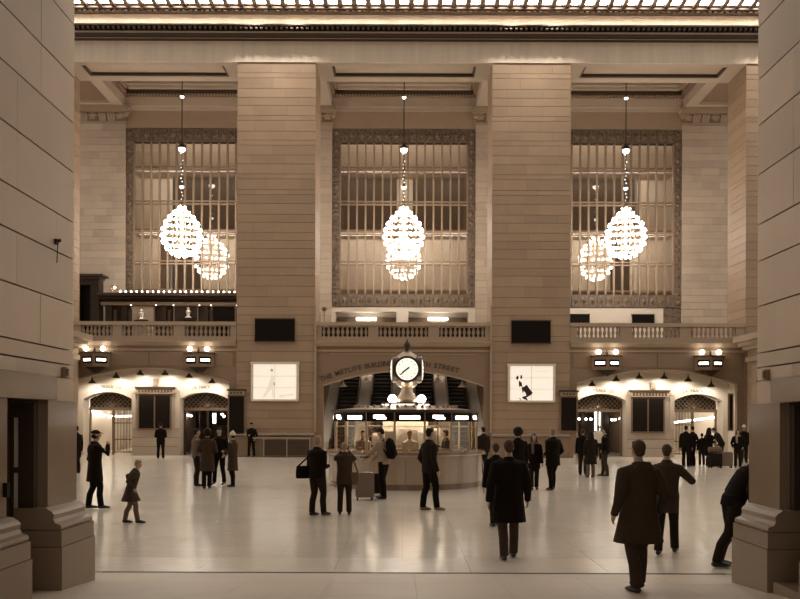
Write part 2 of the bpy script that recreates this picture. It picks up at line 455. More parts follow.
# window wall pilasters behind the balcony
def pilaster(x0, x1, label, seed):
    c = B().box(x0 + .03, x1 - .03, YB - .10, YB + .55, 5.9, 23.0).build('pillar', 'joint'); tag(c, label, 'pillar', kind='structure')
    n = 33; z0, z1 = 5.9, 20.85
    courses(c, x0, x1, YB - .14, YB + .5, [z0 + (z1 - z0) * i / n for i in range(n + 1)], 'stone_pale', 1.3, gap=0.016, seed=seed)
    # capital: necking, carved band with leaves and rosettes, abacus
    B().box(x0 - .03, x1 + .03, YB - .2, YB - .05, 20.86, 20.98).build('astragal', 'stone_trim', c)
    B().prism([(YB - .05, 20.98), (YB - .16, 20.98), (YB - .18, 21.2), (YB - .3, 21.5), (YB - .05, 21.5)], 'x', x0 - .02, x1 + .02).build('bell', 'stone_dark', c)
    nn = 7
    for i in range(nn):
        cx = x0 + (x1 - x0) * (i + .5) / nn
        if i % 3 == 0:
            r = B(); r.ball((cx, YB - .3, 21.33), (.2, .12, .2), 10, 6)
            for q in range(6): r.ball((cx + .2 * math.cos(q * PI / 3), YB - .33, 21.33 + .2 * math.sin(q * PI / 3)), (.09, .07, .09), 6, 4)
            r.build('rosette', 'stone_trim', c, True)
        else:
            lf = B()
            for k in (-1, 0, 1):
                lf.loft([(cx + k * .14, YB - .17, 21.0), (cx + k * .16, YB - .25, 21.25), (cx + k * .17, YB - .42, 21.46), (cx + k * .16, YB - .46, 21.38)], [(.07, .05), (.08, .05), (.06, .04), (.03, .03)], 6)
            lf.build('leaf_carving', 'stone_trim', c, True)
    for xx in (x0 - .04, x1 + .04):
        B().lathe([(.05, -.16), (.17, -.12), (.2, 0), (.17, .12), (.05, .16)], (xx, YB - .28, 21.36), 10).build('volute', 'stone_trim', c, True)
    B().box(x0 - .2, x1 + .2, YB - .5, YB - .05, 21.5, 21.62).box(x0 - .28, x1 + .28, YB - .58, YB - .05, 21.62, 21.86).build('abacus', 'stone_trim', c)
    return c
pilaster(-XO, -XI, 'window wall pilaster with carved capital half hidden by the centre-left pier', 11)
pilaster(XI, XO, 'window wall pilaster with carved capital half hidden by the centre-right pier', 12)
pilaster(-XR, -XQ, 'window wall pilaster with wide carved capital beside the left window', 13)
pilaster(XQ, XR, 'window wall pilaster with wide carved capital beside the right window', 14)

# ---------------------------------------------------------------- entablature
ent = empty('cornice', (0, Y1, ZC)); tag(ent, 'long dark dentilled cornice above the piers with a row of lights', 'cornice', kind='structure')
L_ = 24.0
def band(p0, p1, z0, z1, m, name): return B().box(-L_, L_, Y1 - p1, Y1 + .05 + p0, z0, z1).build(name, m, ent)  # bronze courses put the shade under the projecting mouldings into the colour
band(0, .06, 20.54, 21.62, 'architrave', 'architrave')
band(0, .26, 21.62, 21.655, 'bronze', 'fillet')
band(0, .28, 21.655, 21.69, 'stone_pale', 'fillet')
band(0, .60, 21.69, 21.79, 'bronze', 'moulding')
band(0, .64, 21.79, 21.87, 'stone_pale', 'moulding')
band(0, .76, 21.87, 22.02, 'black', 'dentil_bed')  # black bed paints the shaded gaps behind the dentils
band(0, .98, 22.02, 22.09, 'bronze', 'moulding')
band(0, .98, 22.09, 22.10, 'stone_pale', 'moulding')
dd = B(); k = -L_
while k < L_:
    dd.box(k, k + .13, Y1 - .92, Y1 - .5, 21.88, 22.02); k += .26
dd = dd.build('dentil_row', 'bronze', ent); dd['kind'] = 'stuff'
band(0, .14, 22.10, 22.96, 'architrave', 'frieze')
band(0, .50, 22.96, 23.02, 'bronze', 'bed_mould')
ub = shared(B().ball((0, 0, 0), .05, 8, 5), 'ledge_lamp', 'ledge_bulb', True)
for i in range(27):
    place('ledge_lamp', ub, (-18.9 + i * 1.4538, Y1 - .50, 22.16), ent)
ed = B(); k = -L_
while k < L_:
    ed.box(k, k + .17, Y1 - .60, Y1 - .3, 22.93, 23.02); k += .30
ed = ed.build('egg_row', 'bronze', ent); ed['kind'] = 'stuff'
band(0, .72, 23.02, 23.10, 'bronze', 'bed_mould')
band(0, 1.75, 23.25, 23.6, 'stone_trim', 'corona')
brk = shared(B().prism([(0, .16), (0, .0), (-.25, -.02), (-.6, .0), (-.95, .06), (-.95, .16)], 'x', -.12, .12), 'bracket', 'bronze')
lamp = shared(B().box(-.2, .2, -.42, .42, -.02, .02), 'soffit_light', 'cornice_light')
k = -18.5
while k < 18.5:
    place('bracket', brk, (k, Y1 - .72, 23.09), ent)
    place('soffit_light', lamp, (k + .3625, Y1 - 1.2, 23.23), ent)
    k += .725

# spotlights under the corona, washing the tops of the piers
can = shared(B().lathe([(.09, .16), (.10, .0), (.07, -.1), (.06, -.12)], n=12), 'spot_can', 'iron', True)
for xc in (-19.86, -6.64, 6.64, 19.86):
    for dx in (-1.1, 1.1):
        o = place('spotlight', can, (xc + dx, Y1 - 1.68, 23.12), ent)
        ld = bpy.data.lights.new('spot_beam', 'SPOT'); ld.energy = 330; ld.color = LAMP; ld.shadow_soft_size = .1; ld.spot_size = math.radians(75); ld.spot_blend = 1.0
        lo = bpy.data.objects.new('spot_beam', ld); lo.location = (0, 0, -.16); lo.rotation_euler = (math.radians(22), 0, 0); lo.parent = o; COL.objects.link(lo)

# ---------------------------------------------------------------- bays: lintel soffits, ceiling, window wall
def ceiling_bays():
    c = empty('ceiling_balcony', (0, 48, 23)); tag(c, 'coffered stone ceiling with deep beams above the balcony', 'ceiling', kind='structure')
    for x0, x1 in ((-XQ, -XO), (-XI, XI), (XO, XQ)):
        z = 20.54
        # lintel soffit: frame round a sunk panel
        m = .42
        z -= .004
        B().box(x0, x1, Y1 + .045, Y1 + m, z, z + .16).box(x0, x1, YP - .62, YP, z, z + .16).box(x0, x0 + .8, Y1 + m, YP - .62, z, z + .16).box(x1 - .8, x1, Y1 + m, YP - .62, z, z + .16).build('soffit_frame', 'stone_pale', c)
        B().box(x0, x1, Y1 + .06, YP, z + .16, z + 1.1).build('soffit_panel', 'stone_pale', c)
        B().box(x0 + .8, x1 - .8, YP - .74, YP - .62, z + .03, z + .16).box(x0 + .8, x0 + .92, Y1 + m, YP - .74, z + .03, z + .16).box(x1 - .92, x1 - .8, Y1 + m, YP - .74, z + .03, z + .16).build('soffit_moulding', 'bronze', c)
        B().box(x0, x1, YP, YB + .6, 23.4, 23.7).build('ceiling_panel', 'stone_trim', c)
        # cornice along the window wall: stepped mouldings
        for k, (p, z0, z1, mt) in enumerate(((.12, 21.72, 21.95, 'stone_pale'), (.22, 21.95, 22.5, 'stone_pale'), (.42, 22.5, 22.62, 'stone_dark'), (.60, 22.62, 22.85, 'bronze'), (.85, 22.85, 23.02, 'stone_pale'), (1.1, 23.02, 23.4, 'stone_pale'))):
            B().box(x0, x1, YB - p, YB + .1, z0, z1).build('wall_cornice', mt, c)
        dn = B(); k = x0 + .1
        while k < x1 - .1:
            dn.box(k, k + .1, YB - .55, YB - .4, 22.52, 22.62); k += .2
        dn = dn.build('dentil_row', 'stone_trim', c); dn['kind'] = 'stuff'
        for sgn, xe in ((1, x0), (-1, x1)):
            for p, z0, z1, mt in ((.10, 22.5, 22.62, 'stone_dark'), (.22, 22.62, 22.85, 'stone_dark'), (.4, 22.85, 23.4, 'stone_trim')):
                a, b = sorted((xe, xe + sgn * p)); B().box(a, b, YP, YB - .1, z0, z1).build('beam_moulding', mt, c)
    for x0, x1 in ((-XR, -XQ), (-XO, -XI), (XI, XO), (XQ, XR)):
        z = 21.88
        B().box(x0, x0 + .7, YP - .1, YB, z, 23.6).box(x1 - .7, x1, YP - .1, YB, z, 23.6).box(x0 + .7, x1 - .7, YB - .9, YB, z, 23.6).box(x0 + .7, x1 - .7, YP - .1, YP + .7, z, 23.6).build('cross_beam', 'stone_pale', c)
        B().box(x0 + .7, x1 - .7, YP + .7, YB - .9, z + .18, 23.6).build('beam_panel', 'stone_dark', c)
    return c
ceiling_bays()

def window_bay(n, cx, label, bottom_solid):
    """big bronze-bordered window: carved border panels, mullions, transoms and single panes"""
    w = empty('window_%d' % n, (cx, YB, 9.2)); tag(w, label, 'window', kind='structure')
    hw = 4.61; z0, z1 = 9.18, 20.60; ib = .52
    zi0, zi1 = PZ(294, YB), PZ(143, YB)
    nb = 15; px = (2 * hw - 2 * ib) / nb
    pan = shared(B().box(-.5, .5, -.05, .05, -.5, .5).add([(-.32, -.05, 0), (0, -.05, -.34), (.32, -.05, 0), (0, -.05, .34), (0, -.16, 0)], [(0, 1, 4), (1, 2, 4), (2, 3, 4), (3, 0, 4)]), 'border_panel', 'ornament')
    B().box(cx - hw, cx + hw, YB + .06, YB + .3, zi1 - .02, z1).box(cx - hw, cx + hw, YB + .06, YB + .3, z0, zi0 + .02).box(cx - hw, cx - hw + ib, YB + .06, YB + .3, zi0, zi1).box(cx + hw - ib, cx + hw, YB + .06, YB + .3, zi0, zi1).build('border_frame', 'bronze', w)
    for i in range(nb):
        x = cx - hw + ib + (i + .5) * px
        place('border_panel', pan, (x, YB, (zi1 + z1) / 2), w, scale=(px - .03, 1, z1 - zi1 - .06))
        place('border_panel', pan, (x, YB, (zi0 + z0) / 2), w, scale=(px - .03, 1, zi0 - z0 - .06))
    ns = 20
    for i in range(ns):
        zc = z0 + (z1 - z0) * (i + .5) / ns
        for x in (cx - hw + ib / 2, cx + hw - ib / 2):
            place('border_panel', pan, (x, YB, zc), w, scale=(ib - .04, 1, (z1 - z0) / ns - .03))
    rows = [zi0] + [PZ(y, YB) for y in (263, 233, 203, 171.5)] + [zi1]
    for i in range(nb + 1):
        x = cx - hw + ib + i * px
        piece('mullion', x - .055, x + .055, YB + .02, YB + .22, zi0, zi1, 'mullion', w)
    for z in rows[1:-1]:
        piece('transom', cx - hw + ib, cx + hw - ib, YB + .0, YB + .2, z + .05, z + .13, 'mullion', w)
        piece('transom', cx - hw + ib, cx + hw - ib, YB + .0, YB + .2, z - .13, z - .05, 'mullion', w)
    gl = shared(B().box(-.5, .5, -.002, .002, -.5, .5), 'pane', 'pane_glass')
    for i in range(nb):
        for r in range(len(rows) - 1):
            place('pane', gl, (cx - hw + ib + (i + .5) * px, YB + .12, (rows[r] + rows[r + 1]) / 2), w, scale=(px - .09, 1, rows[r + 1] - rows[r] - (.2 if r else .1)))
    # wall above and below the window
    up = B().box(cx - hw, cx + hw, YB - .02, YB + .4, z1, 22.0); up.build('wall_panel', 'stone_trim', w)
    return w
window_bay(1, -13.24, 'tall multi-pane window with carved border above the restaurant bar', 0)
window_bay(2, 0.0, 'tall multi-pane window with carved border in the centre bay', 0)
window_bay(3, 13.24, 'tall multi-pane window with carved border in the right bay', 0)

# glazed gallery behind the windows: back wall with painted dark patches, floors
gal = empty('wall_gallery', (0, YB + 3, 6)); tag(gal, 'plain inner wall of the gallery behind the tall windows', 'wall', kind='structure')
B().box(-23, 23, YB + 3.0, YB + 3.3, 5.9, 24).build('gallery_back', 'pale_wall', gal)
B().box(-23, 23, YB + .35, YB + 3.0, 23.4, 23.7).build('gallery_ceiling', 'pale_wall', gal)
for sx in (-13.24, 0, 13.24):
    for z in (PZ(171.5, YB + 1.5), PZ(233, YB + 1.5), PZ(292, YB + 1.5)):
        B().box(sx - 4.6, sx + 4.6, YB + .5, YB + 3.0, z - .1, z).build('gallery_floor', 'stone_trim', gal)
for x0, x1, y0, y1 in ((172, 245, 176, 232), (340, 396, 178, 230), (412, 466, 178, 230), (560, 636, 176, 232), (160, 200, 238, 290), (610, 630, 238, 290)):
    D = YB + 2.9
    B().box(PX(x0, D), PX(x1, D), D - .05, D + .3, PZ(y1, D), PZ(y0, D)).build('gallery_dark_patch', 'dark_wood', gal)  # dark slabs paint the dark reflections in the window glass
for x in (-13.24, 0, 13.24):
    for z in (PZ(171.5, YB + 1.5), PZ(233, YB + 1.5), 22.6):
        B().box(x - 4.2, x + 4.2, YB + 1.5, YB + 1.6, z - .16, z - .10).build('gallery_fill_strip', 'gallery_fill', gal)  # glowing strips added behind the glass to brighten the panes

# lower strip of window wall behind the balustrade
lw = empty('wall_north', (0, YB, 6)); tag(lw, 'lower strip of the window wall seen over the balustrade', 'wall', kind='structure')
B().box(-4.61, 4.61, YB + .02, YB + .4, PZ(312, YB), 9.18).box(-4.61, PX(335, YB), YB + .02, YB + .4, 5.9, PZ(312, YB)).box(PX(396, YB), PX(408, YB), YB + .02, YB + .4, 5.9, PZ(312, YB)).box(PX(468, YB), 4.61, YB + .02, YB + .4, 5.9, PZ(312, YB)).build('wall_panel', 'pale_wall', lw)
B().box(8.63, PX(663, YB), YB + .02, YB + .4, 5.9, 9.18).build('wall_panel', 'pale_wall', lw)
B().box(PX(663, YB), 17.85, YB + .02, YB + .4, 5.9, 9.18).build('border_panel', 'ornament', lw)
B().box(-17.85, -8.63, YB + .02, YB + .4, 5.9, 9.18).build('wall_panel', 'stone_trim', lw)
for a, b in ((335, 396), (408, 468)):
    B().box(PX(a, YB) - .3, PX(b, YB) + .3, YB + 1.6, YB + 1.7, 5.9, 9.1).build('slot_back', 'pale_wall', lw)
    B().box(PX((a + b) / 2 - 30, YB), PX((a + b) / 2 - 10, YB), YB + 1.3, YB + 1.5, 8.3, 8.66).box(PX((a + b) / 2 + 10, YB), PX((a + b) / 2 + 30, YB), YB + 1.3, YB + 1.5, 8.3, 8.66).build('slot_panel', 'stone_dark', lw)
    B().box(PX((a + b) / 2 - 10, YB), PX((a + b) / 2 + 10, YB), YB + .6, YB + .7, 8.42, 8.56).build('slot_lamp', 'tube', lw)

# ---------------------------------------------------------------- balcony slab and balustrades
bal = B().box(-XR, XR, Y1 + .25, YB, 5.62, 5.9).build('floor_balcony', 'stone_trim'); tag(bal, 'stone balcony floor running behind the balustrades', 'floor', kind='structure')
blm = shared(B().lathe([(.085, 0), (.085, .05), (.045, .07), (.05, .12), (.085, .2), (.09, .26), (.05, .38), (.04, .44), (.055, .47), (.075, .49), (.075, .54)], n=8), 'baluster', 'stone_trim', True)
def balustrade(x0, x1, groups, label, yo=0.0):
    t = empty('balustrade', ((x0 + x1) / 2, Y1 + yo, 5.9)); tag(t, label, 'balustrade', 'balcony balustrades', kind='structure')
    y = Y1 + yo
    zb0, zb1 = PZ(337, y), PZ(326, y)
    B().box(x0, x1, y - .05, y + .35, zb1, PZ(322.3, y)).build('top_rail', 'stone_trim', t)
    B().box(x0, x1, y, y + .35, PZ(342, y), zb0).build('base_rail', 'stone_trim', t)
    B().prism([(y - .02, 5.78), (y - .2, 5.98), (y - .2, 6.05), (y + .3, 6.05), (y + .3, 5.78)], 'x', x0, x1).build('base_moulding', 'stone_trim', t)
    xs = [x0]
    for a, b, n in groups:
        X0, X1 = PX(a, y), PX(b, y); xs += [X0, X1]
        for i in range(n):
            o = place('baluster', blm, (X0 + (X1 - X0) * (i + .5) / n, y + .17, zb0), t, scale=(1, 1, (zb1 - zb0) / .54))
    xs.append(x1)
    for i in range(0, len(xs), 2):
        if xs[i + 1] - xs[i] > .05: B().box(xs[i], xs[i + 1], y + .03, y + .32, zb0, zb1).build('pedestal', 'stone_trim', t)
balustrade(-XQ + .02, -XO - .02, ((80, 112, 8), (121, 173, 12), (184, 230, 10)), 'stone balustrade in front of the restaurant bar in the left bay')
balustrade(-XI + .02, XI - .02, ((321, 368, 10), (378, 428, 11), (439, 485, 10)), 'stone balustrade of the centre bay above the arched inscription')
balustrade(XO + .02, XQ - .02, ((577, 620, 10), (632, 680, 11), (691, 736, 10)), 'stone balustrade of the right bay below the two dark screens')

o = B().box(-4.4, 4.4, Y1 + 1.1, Y1 + 1.18, 5.9, 6.9).build('balcony_screen', 'dark_wood'); tag(o, 'low dark screen standing behind the centre balustrade', 'screen')
for x in (-4.4, -2.2, 0, 2.2, 4.34): B().box(x, x + .06, Y1 + 1.07, Y1 + 1.21, 5.9, 6.94).build('post', 'bronze', o)
# ---------------------------------------------------------------- ground floor of the bays
def side_bay(cx, name, label):
    y = Y1 + .06
    ax0, ax1 = cx - 4.18, cx + 4.18
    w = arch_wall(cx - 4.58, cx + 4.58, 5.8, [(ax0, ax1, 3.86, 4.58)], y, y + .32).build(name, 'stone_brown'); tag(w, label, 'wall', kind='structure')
    B().box(cx - 4.58, cx + 4.58, y - .06, y, 5.52, 5.62).build('string_course', 'stone_trim', w)
    for k in (-1.5, -.5, .5, 1.5):
        B().box(cx + k * 2.2 - 1.07, cx + k * 2.2 + 1.07, y - .03, y, 4.72, 5.45).build('panel', 'stone_brown', w)
    # archivolt edge
    pts = arc(ax0, ax1, 3.86, 4.58, 28)
    B().loft([(a, y - .02, z) for a, z in pts], [.05] * len(pts), 6).build('archivolt', 'stone_trim', w)
    # plastered inner wall with two portals
    yi = Y1 + 1.25
    D = yi
    sg = 1
    p1 = (cx - 3.89, cx - 1.28); p2 = (cx + 1.28, cx + 3.89)
    zs, zc = PZ(400, D), PZ(393, D)
    iw = arch_wall(cx - 4.5, cx + 4.5, 5.6, [(*p1, zs, zc), (*p2, zs, zc)], yi, yi + .75).build('inner_wall', 'plaster', w)
    B().box(cx - 4.5, cx + 4.5, y + .32, yi, 4.8, 4.95).build('arch_soffit', 'plaster', w)
    B().box(cx - 4.5, cx - 4.18, y + .32, yi, 0, 4.8).box(cx + 4.18, cx + 4.5, y + .32, yi, 0, 4.8).build('reveal', 'plaster', w)
    # stone base below and behind the boards
    B().box(cx - 1.25, cx + 1.25, yi - .06, yi, 0, 1.45).box(cx - 1.05, cx + 1.05, yi - .05, yi, 1.45, PZ(394, D)).build('base_panel', 'stone_pale', w)
    B().box(cx - 1.28, cx - 1.05, yi - .08, yi, 1.45, PZ(394, D)).box(cx + 1.05, cx + 1.28, yi - .08, yi, 1.45, PZ(394, D)).build('pilaster_strip', 'stone_pale', w)
    for z in (.48, .96):
        B().box(cx - 1.26, cx + 1.26, yi - .062, yi - .055, z - .01, z + .01).build('joint_line', 'joint', w)
    return w, p1, p2, yi
wl, pl1, pl2, YI = side_bay(-13.24, 'wall_north_left', 'ground-floor wall with a wide lit arch below the left balcony')
wr, pr1, pr2, YI = side_bay(13.24, 'wall_north_right', 'ground-floor wall with a wide lit arch below the right balcony')
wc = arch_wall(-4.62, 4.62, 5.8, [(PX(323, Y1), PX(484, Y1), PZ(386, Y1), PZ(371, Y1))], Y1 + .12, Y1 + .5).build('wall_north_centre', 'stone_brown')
tag(wc, 'wall with inscription over a wide arch to the escalators', 'wall', kind='structure')
B().box(-4.6, 4.6, Y1 + .06, Y1 + .12, 5.50, 5.62).build('string_course', 'stone_trim', wc)
B().box(PX(330, Y1), PX(397, Y1), Y1 + .09, Y1 + .12, 5.36, 5.41).box(PX(411, Y1), PX(478, Y1), Y1 + .09, Y1 + .12, 5.36, 5.41).build('panel_edge', 'stone_trim', wc)
for x in (-4.62, 4.52):
    B().box(x, x + .1, Y1 - .1, Y1 + .12, 1.3, PZ(305, Y1)).build('edge_strip', 'stone_trim', wc)
pts = arc(PX(323, Y1), PX(484, Y1), PZ(386, Y1), PZ(371, Y1), 28)
B().loft([(a, Y1 + .1, z) for a, z in pts], [.045] * len(pts), 6).build('archivolt', 'stone_trim', wc)
# wainscot caps on the piers beside the centre bay
for a, b, nm in ((-XO, -XI, 1), (XI, XO, 2)):
    o = B().prism([(Y1, 1.05), (Y1 - .10, 1.08), (Y1 - .14, 1.16), (Y1 - .08, 1.24), (Y1, 1.26)], 'x', a, b).build('trim_%d' % nm, 'polished')
    tag(o, 'polished wainscot cap along the foot of the centre-%s pier' % ('left' if nm == 1 else 'right'), 'trim', kind='structure')
    B().box(a, b, Y1 - .04, Y1, .04, 1.05).build('wainscot', 'polished', o)

# projecting side wings with cornice, half hidden by the near piers
def wing(s, label, nm):
    x = 17.85 if s > 0 else -16.85
    X0, X1 = sorted((x, x + s * 4.5))
    w = B().box(X0, X1, 37.0, Y1 - .15, 0, 5.6).build(nm, 'stone'); tag(w, label, 'wall', kind='structure')
    for p, z0, z1 in ((.12, 5.0, 5.25), (.3, 5.6, 5.78), (.52, 5.78, 5.98), (.78, 5.98, 6.28)):
        a, b = sorted((x - s * p, x + s * 4.5)); B().box(a, b, 37.0 - p, Y1 - .22, z0, z1).build('cornice_course', 'stone_trim', w)
    for i in range(3):
        yy = 37.4 + i * 1.8
        a, b = sorted((x - s * .14, x)); B().box(a, b, yy, yy + .7, 0, 4.8).build('pilaster_strip', 'stone_trim', w)
        a, b = sorted((x - s * .22, x)); B().box(a, b, yy - .08, yy + .78, 3.9, 4.15).build('capital', 'stone_trim', w)
wing(-1, 'projecting stone wing with a moulded cornice beside the left near pier', 'wall_wing_1')
wing(1, 'projecting stone wing with a moulded cornice beside the right near pier', 'wall_wing_2')
# ---------------------------------------------------------------- portals: tympanum grilles, frames, gates, platform rooms
def portal(p, label, style, mirror):
    x0, x1 = p; D = YI + .84
    t = empty('track_gate', ((x0 + x1) / 2, D, 0)); tag(t, label, 'gate', 'track gates in the lit arches')
    zt = PZ(409.5, D); zs, zc = PZ(400, YI), PZ(393, YI)
    B().box(x0, x1, D - .06, D + .12, zt - .1, zt + .06).build('transom', 'bronze_light', t)
    gr = arc(x0 + .02, x1 - .02, zs, zc, 16)
    B().prism([(x0 + .02, zt + .06)] + gr + [(x1 - .02, zt + .06)], 'y', D + .05, D + .07).build('grille_backing', 'dark_wood', t)
    sc = B(); cxm = (x0 + x1) / 2; hw_ = (x1 - x0) / 2
    def ztop_at(x): return zs + (zc - zs) * (1 - ((x - cxm) / hw_) ** 2) - .02
    for dr_ in (-1, 1):                                    # diagonal lattice clipped by the arch
        k = -1.4
        while k < hw_ * 2 + 1.4:
            pts_ = []
            for i in range(25):
                t_ = i / 24; zz = zt + .06 + t_ * (zc - zt - .06); xx = x0 + k + dr_ * (zz - zt)
                if x0 + .03 < xx < x1 - .03 and zz < ztop_at(xx): pts_.append((xx, D, zz))
            if len(pts_) > 2: sc.loft([pts_[0], pts_[-1]], [.018, .018], 5)
            k += .24
    for q in range(9):
        a_ = PI * q / 8; sc.bar((cxm, D - .02, zt + .1), (cxm + .5 * math.cos(a_), D - .02, zt + .1 + .5 * math.sin(a_)), .022, 5)
    sc.ball((cxm, D - .03, zt + .62), .1, 8, 6).ball((cxm, D - .03, zt + .16), .14, 8, 6)
    sc = sc.build('scrollwork', 'bronze_light', t); sc['kind'] = 'stuff'
    for x in (x0 + .05, x1 - .05, (x0 + x1) / 2):
        B().box(x - .05, x + .05, D - .04, D + .1, 0, zt).build('post', 'bronze_light' if style != 1 else 'bronze', t)
    # one gate leaf with vertical bars
    a, b = ((x0 + x1) / 2, x1) if not mirror else (x0, (x0 + x1) / 2)
    if style in (0, 3):
        for i in range(8):
            x = a + (b - a) * (i + .5) / 8
            B().bar((x, D + .02, .1), (x, D + .02, zt - .1), .02, 6).build('gate_bar', 'bronze_light', t)
        for z in (.12, .8, 1.7): B().box(a, b, D, D + .05, z, z + .06).build('gate_rail', 'bronze_light', t)
    # platform room beyond
    r = B().box(x0 - 1, x1 + 1, 54, 54.2, 0, 3.4).box(x0 - 1.1, x0 - 1, D + .25, 54, 0, 3.4).box(x1 + 1, x1 + 1.1, D + .25, 54, 0, 3.4).box(x0 - 1, x1 + 1, D + .25, 54, 3.3, 3.4)
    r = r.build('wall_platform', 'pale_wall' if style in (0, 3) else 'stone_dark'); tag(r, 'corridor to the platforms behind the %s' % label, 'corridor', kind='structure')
    return t, r, zt
def bulb_lamp(loc, parent, r=.07, m='bulb_soft'): return B().ball(loc, r, 10, 6).build('lamp', m, parent, True)
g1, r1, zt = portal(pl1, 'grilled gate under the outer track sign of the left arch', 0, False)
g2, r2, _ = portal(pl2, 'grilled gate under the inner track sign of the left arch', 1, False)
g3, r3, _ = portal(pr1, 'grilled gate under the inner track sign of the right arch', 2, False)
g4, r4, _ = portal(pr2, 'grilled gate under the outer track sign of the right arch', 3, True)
B().bar(PT(91, 411.5, 46.6), PT(107, 417.3, 50.5), .05, 8).build('light_tube', 'tube', r1)
B().bar(PT(107, 417.3, 50.5), PT(131, 417.0, 50.5), .045, 8).build('light_tube', 'tube', r1)
B().bar(PT(674, 421.5, 50.5), PT(714, 416.5, 46.6), .05, 8).build('light_tube', 'tube', r4)
for rm, xx in ((r1, -15.8), (r4, 15.8)):
    B().box(xx - 1.6, xx + 1.6, 48, 48.1, 3.22, 3.29).box(xx - 1.6, xx + 1.6, 51.5, 51.6, 3.22, 3.29).build('light_tube', 'tube', rm)
for x, y in ((183, 416), (188, 416), (191, 416.5), (224, 417), (222, 415)): bulb_lamp(PT(x, y, 49), r2)
B().box(PX(212.5, 49), PX(215.5, 49), 49, 49.1, PZ(424, 49), PZ(414, 49)).build('light_panel', 'sign_lit', r2)
B().box(PX(196, 48), PX(199, 48), 48, 48.2, 0, 2.6).box(PX(207, 48), PX(212, 48), 48, 48.2, 0, 2.6).box(PX(217, 48), PX(227, 48), 48, 48.2, 1.6, 1.9).build('kiosk_post', 'dark_wood', r2)
for x, y in ((579, 418.5), (586, 418.5), (591, 418.5), (612, 419), (615, 419), (620, 418), (606, 398.5), (614, 398.5)): bulb_lamp(PT(x, y, 47.5), r3)
B().box(PX(595, 49), PX(600, 49), 49, 49.1, PZ(430, 49), PZ(411, 49)).build('light_panel', 'sign_lit', r3)
B().box(PX(581, 48), PX(585, 48), 48, 48.2, 0, 2.6).box(PX(602, 48), PX(609, 48), 48, 48.2, 0, 2.6).build('kiosk_post', 'dark_wood', r3)

# ---------------------------------------------------------------- departure boards
def board(x0, x1, y0, y1, D, label, panes, header=None):
    X0, X1, Z0, Z1 = PX(x0, D), PX(x1, D), PZ(y1, D), PZ(y0, D)
    t = empty('departure_board', ((X0 + X1) / 2, D, Z0)); tag(t, label, 'departure board', 'wall departure boards')
    B().box(X0 - .09, X1 + .09, D - .05, D + .02, Z0 - .09, Z1 + .09).build('frame', 'bronze_light', t)
    n = panes; w = (X1 - X0) / n
    for i in range(n):
        a, b = X0 + i * w + (.05 if i else 0), X0 + (i + 1) * w - (.05 if i < n - 1 else 0)
        s = B().box(a, b, D - .08, D - .04, Z0, Z1).build('screen', 'black', t)
        rows = B()
        k = Z0 + .06
        while k < Z1 - .08:
            rows.box(a + .04, b - .04, D - .09, D - .078, k, k + .06); k += .105
        rows = rows.build('line_row', 'board_row', s); rows['kind'] = 'stuff'
    if header:
        hx0, hx1, hy0, hy1 = header
        h = B().box(PX(hx0, D), PX(hx1, D), D - .14, D + .02, PZ(hy1, D), PZ(hy0, D)).build('header', 'stone_trim', t)
        B().box(PX(hx0, D) - .06, PX(hx1, D) + .06, D - .2, D + .02, PZ(hy0, D), PZ(hy0, D) + .09).build('header_cap', 'bronze', h)
        k = PX(hx0, D) + .12; ch = B()
        while k < PX(hx1, D) - .12:
            ch.box(k, k + .1, D - .155, D - .135, PZ(hy1, D) + .06, PZ(hy0, D) - .07); k += .17
        ch = ch.build('header_mark', 'bronze', h); ch['kind'] = 'stuff'
    return t
board(139.5, 170, 396.5, 429, YI - .08, 'two-part black departure board in the middle of the left arch', 2, (137, 175, 389.5, 394.5))
board(632.5, 663, 398, 430.5, YI - .08, 'two-part black departure board in the middle of the right arch', 2, (630, 668, 391, 396))
board(229.5, 244, 397, 437, Y1 - .03, 'narrow black departure board at the right end of the left arch', 1, (228.5, 245, 391.5, 395.5))
board(561, 576, 397, 430, Y1 - .03, 'narrow black departure board at the left end of the right arch', 1, (560, 577, 391.5, 395.5))
board(729.5, 731.5, 394, 428, Y1 + .02, 'thin black board at the right end of the right arch', 1)
for x, y, nm in ((155.5, 383, 'left'), (653, 385, 'right')):
    D = YI - .02
    t = B().box(PX(x - 2.6, D), PX(x + 2.6, D), D - .08, D + .02, PZ(y + 3.3, D), PZ(y - 3.3, D)).build('wall_plaque', 'stone_trim')
    tag(t, 'small square plaque above the %s arch departure board' % nm, 'plaque')
    B().box(PX(x - 1.7, D), PX(x + 1.7, D), D - .095, D - .075, PZ(y + 2.2, D), PZ(y - 2.2, D)).build('inset', 'stone', t)

# ---------------------------------------------------------------- cone lamps under the arches
cone = shared(B().lathe([(.02, .30), (.035, .22), (.05, .20), (.06, .14), (.20, -.02), (.20, -.05)], n=14), 'lamp_cone', 'iron', True)
stem = shared(B().loft([(0, 0, .28), (0, 0, .62)], [.018, .018], 6), 'lamp_stem', 'iron')
glow = shared(B().lathe([(.02, .06), (.07, .04), (.07, .0), (.02, -.03)], n=12), 'lamp_bulb', 'bulb_soft', True)
def cone_lamp(x, y, D, label, group, watts, white=False):
    p = PT(x, y, D)
    t = empty('pendant_lamp', p); tag(t, label, 'lamp', group)
    for nm, me in (('shade', cone if not white else cone_w), ('stem', stem), ('bulb', glow)):
        o = bpy.data.objects.new(nm, me); o.parent = t; COL.objects.link(o)
    ld = bpy.data.lights.new('lamp_light', 'SPOT'); ld.energy = watts; ld.color = LAMP; ld.shadow_soft_size = .08
    ld.spot_size = math.radians(165); ld.spot_blend = .6
    lo = bpy.data.objects.new('lamp_light', ld); lo.location = (0, 0, -.14); lo.rotation_euler = (math.radians(25), 0, 0); lo.parent = t; COL.objects.link(lo)
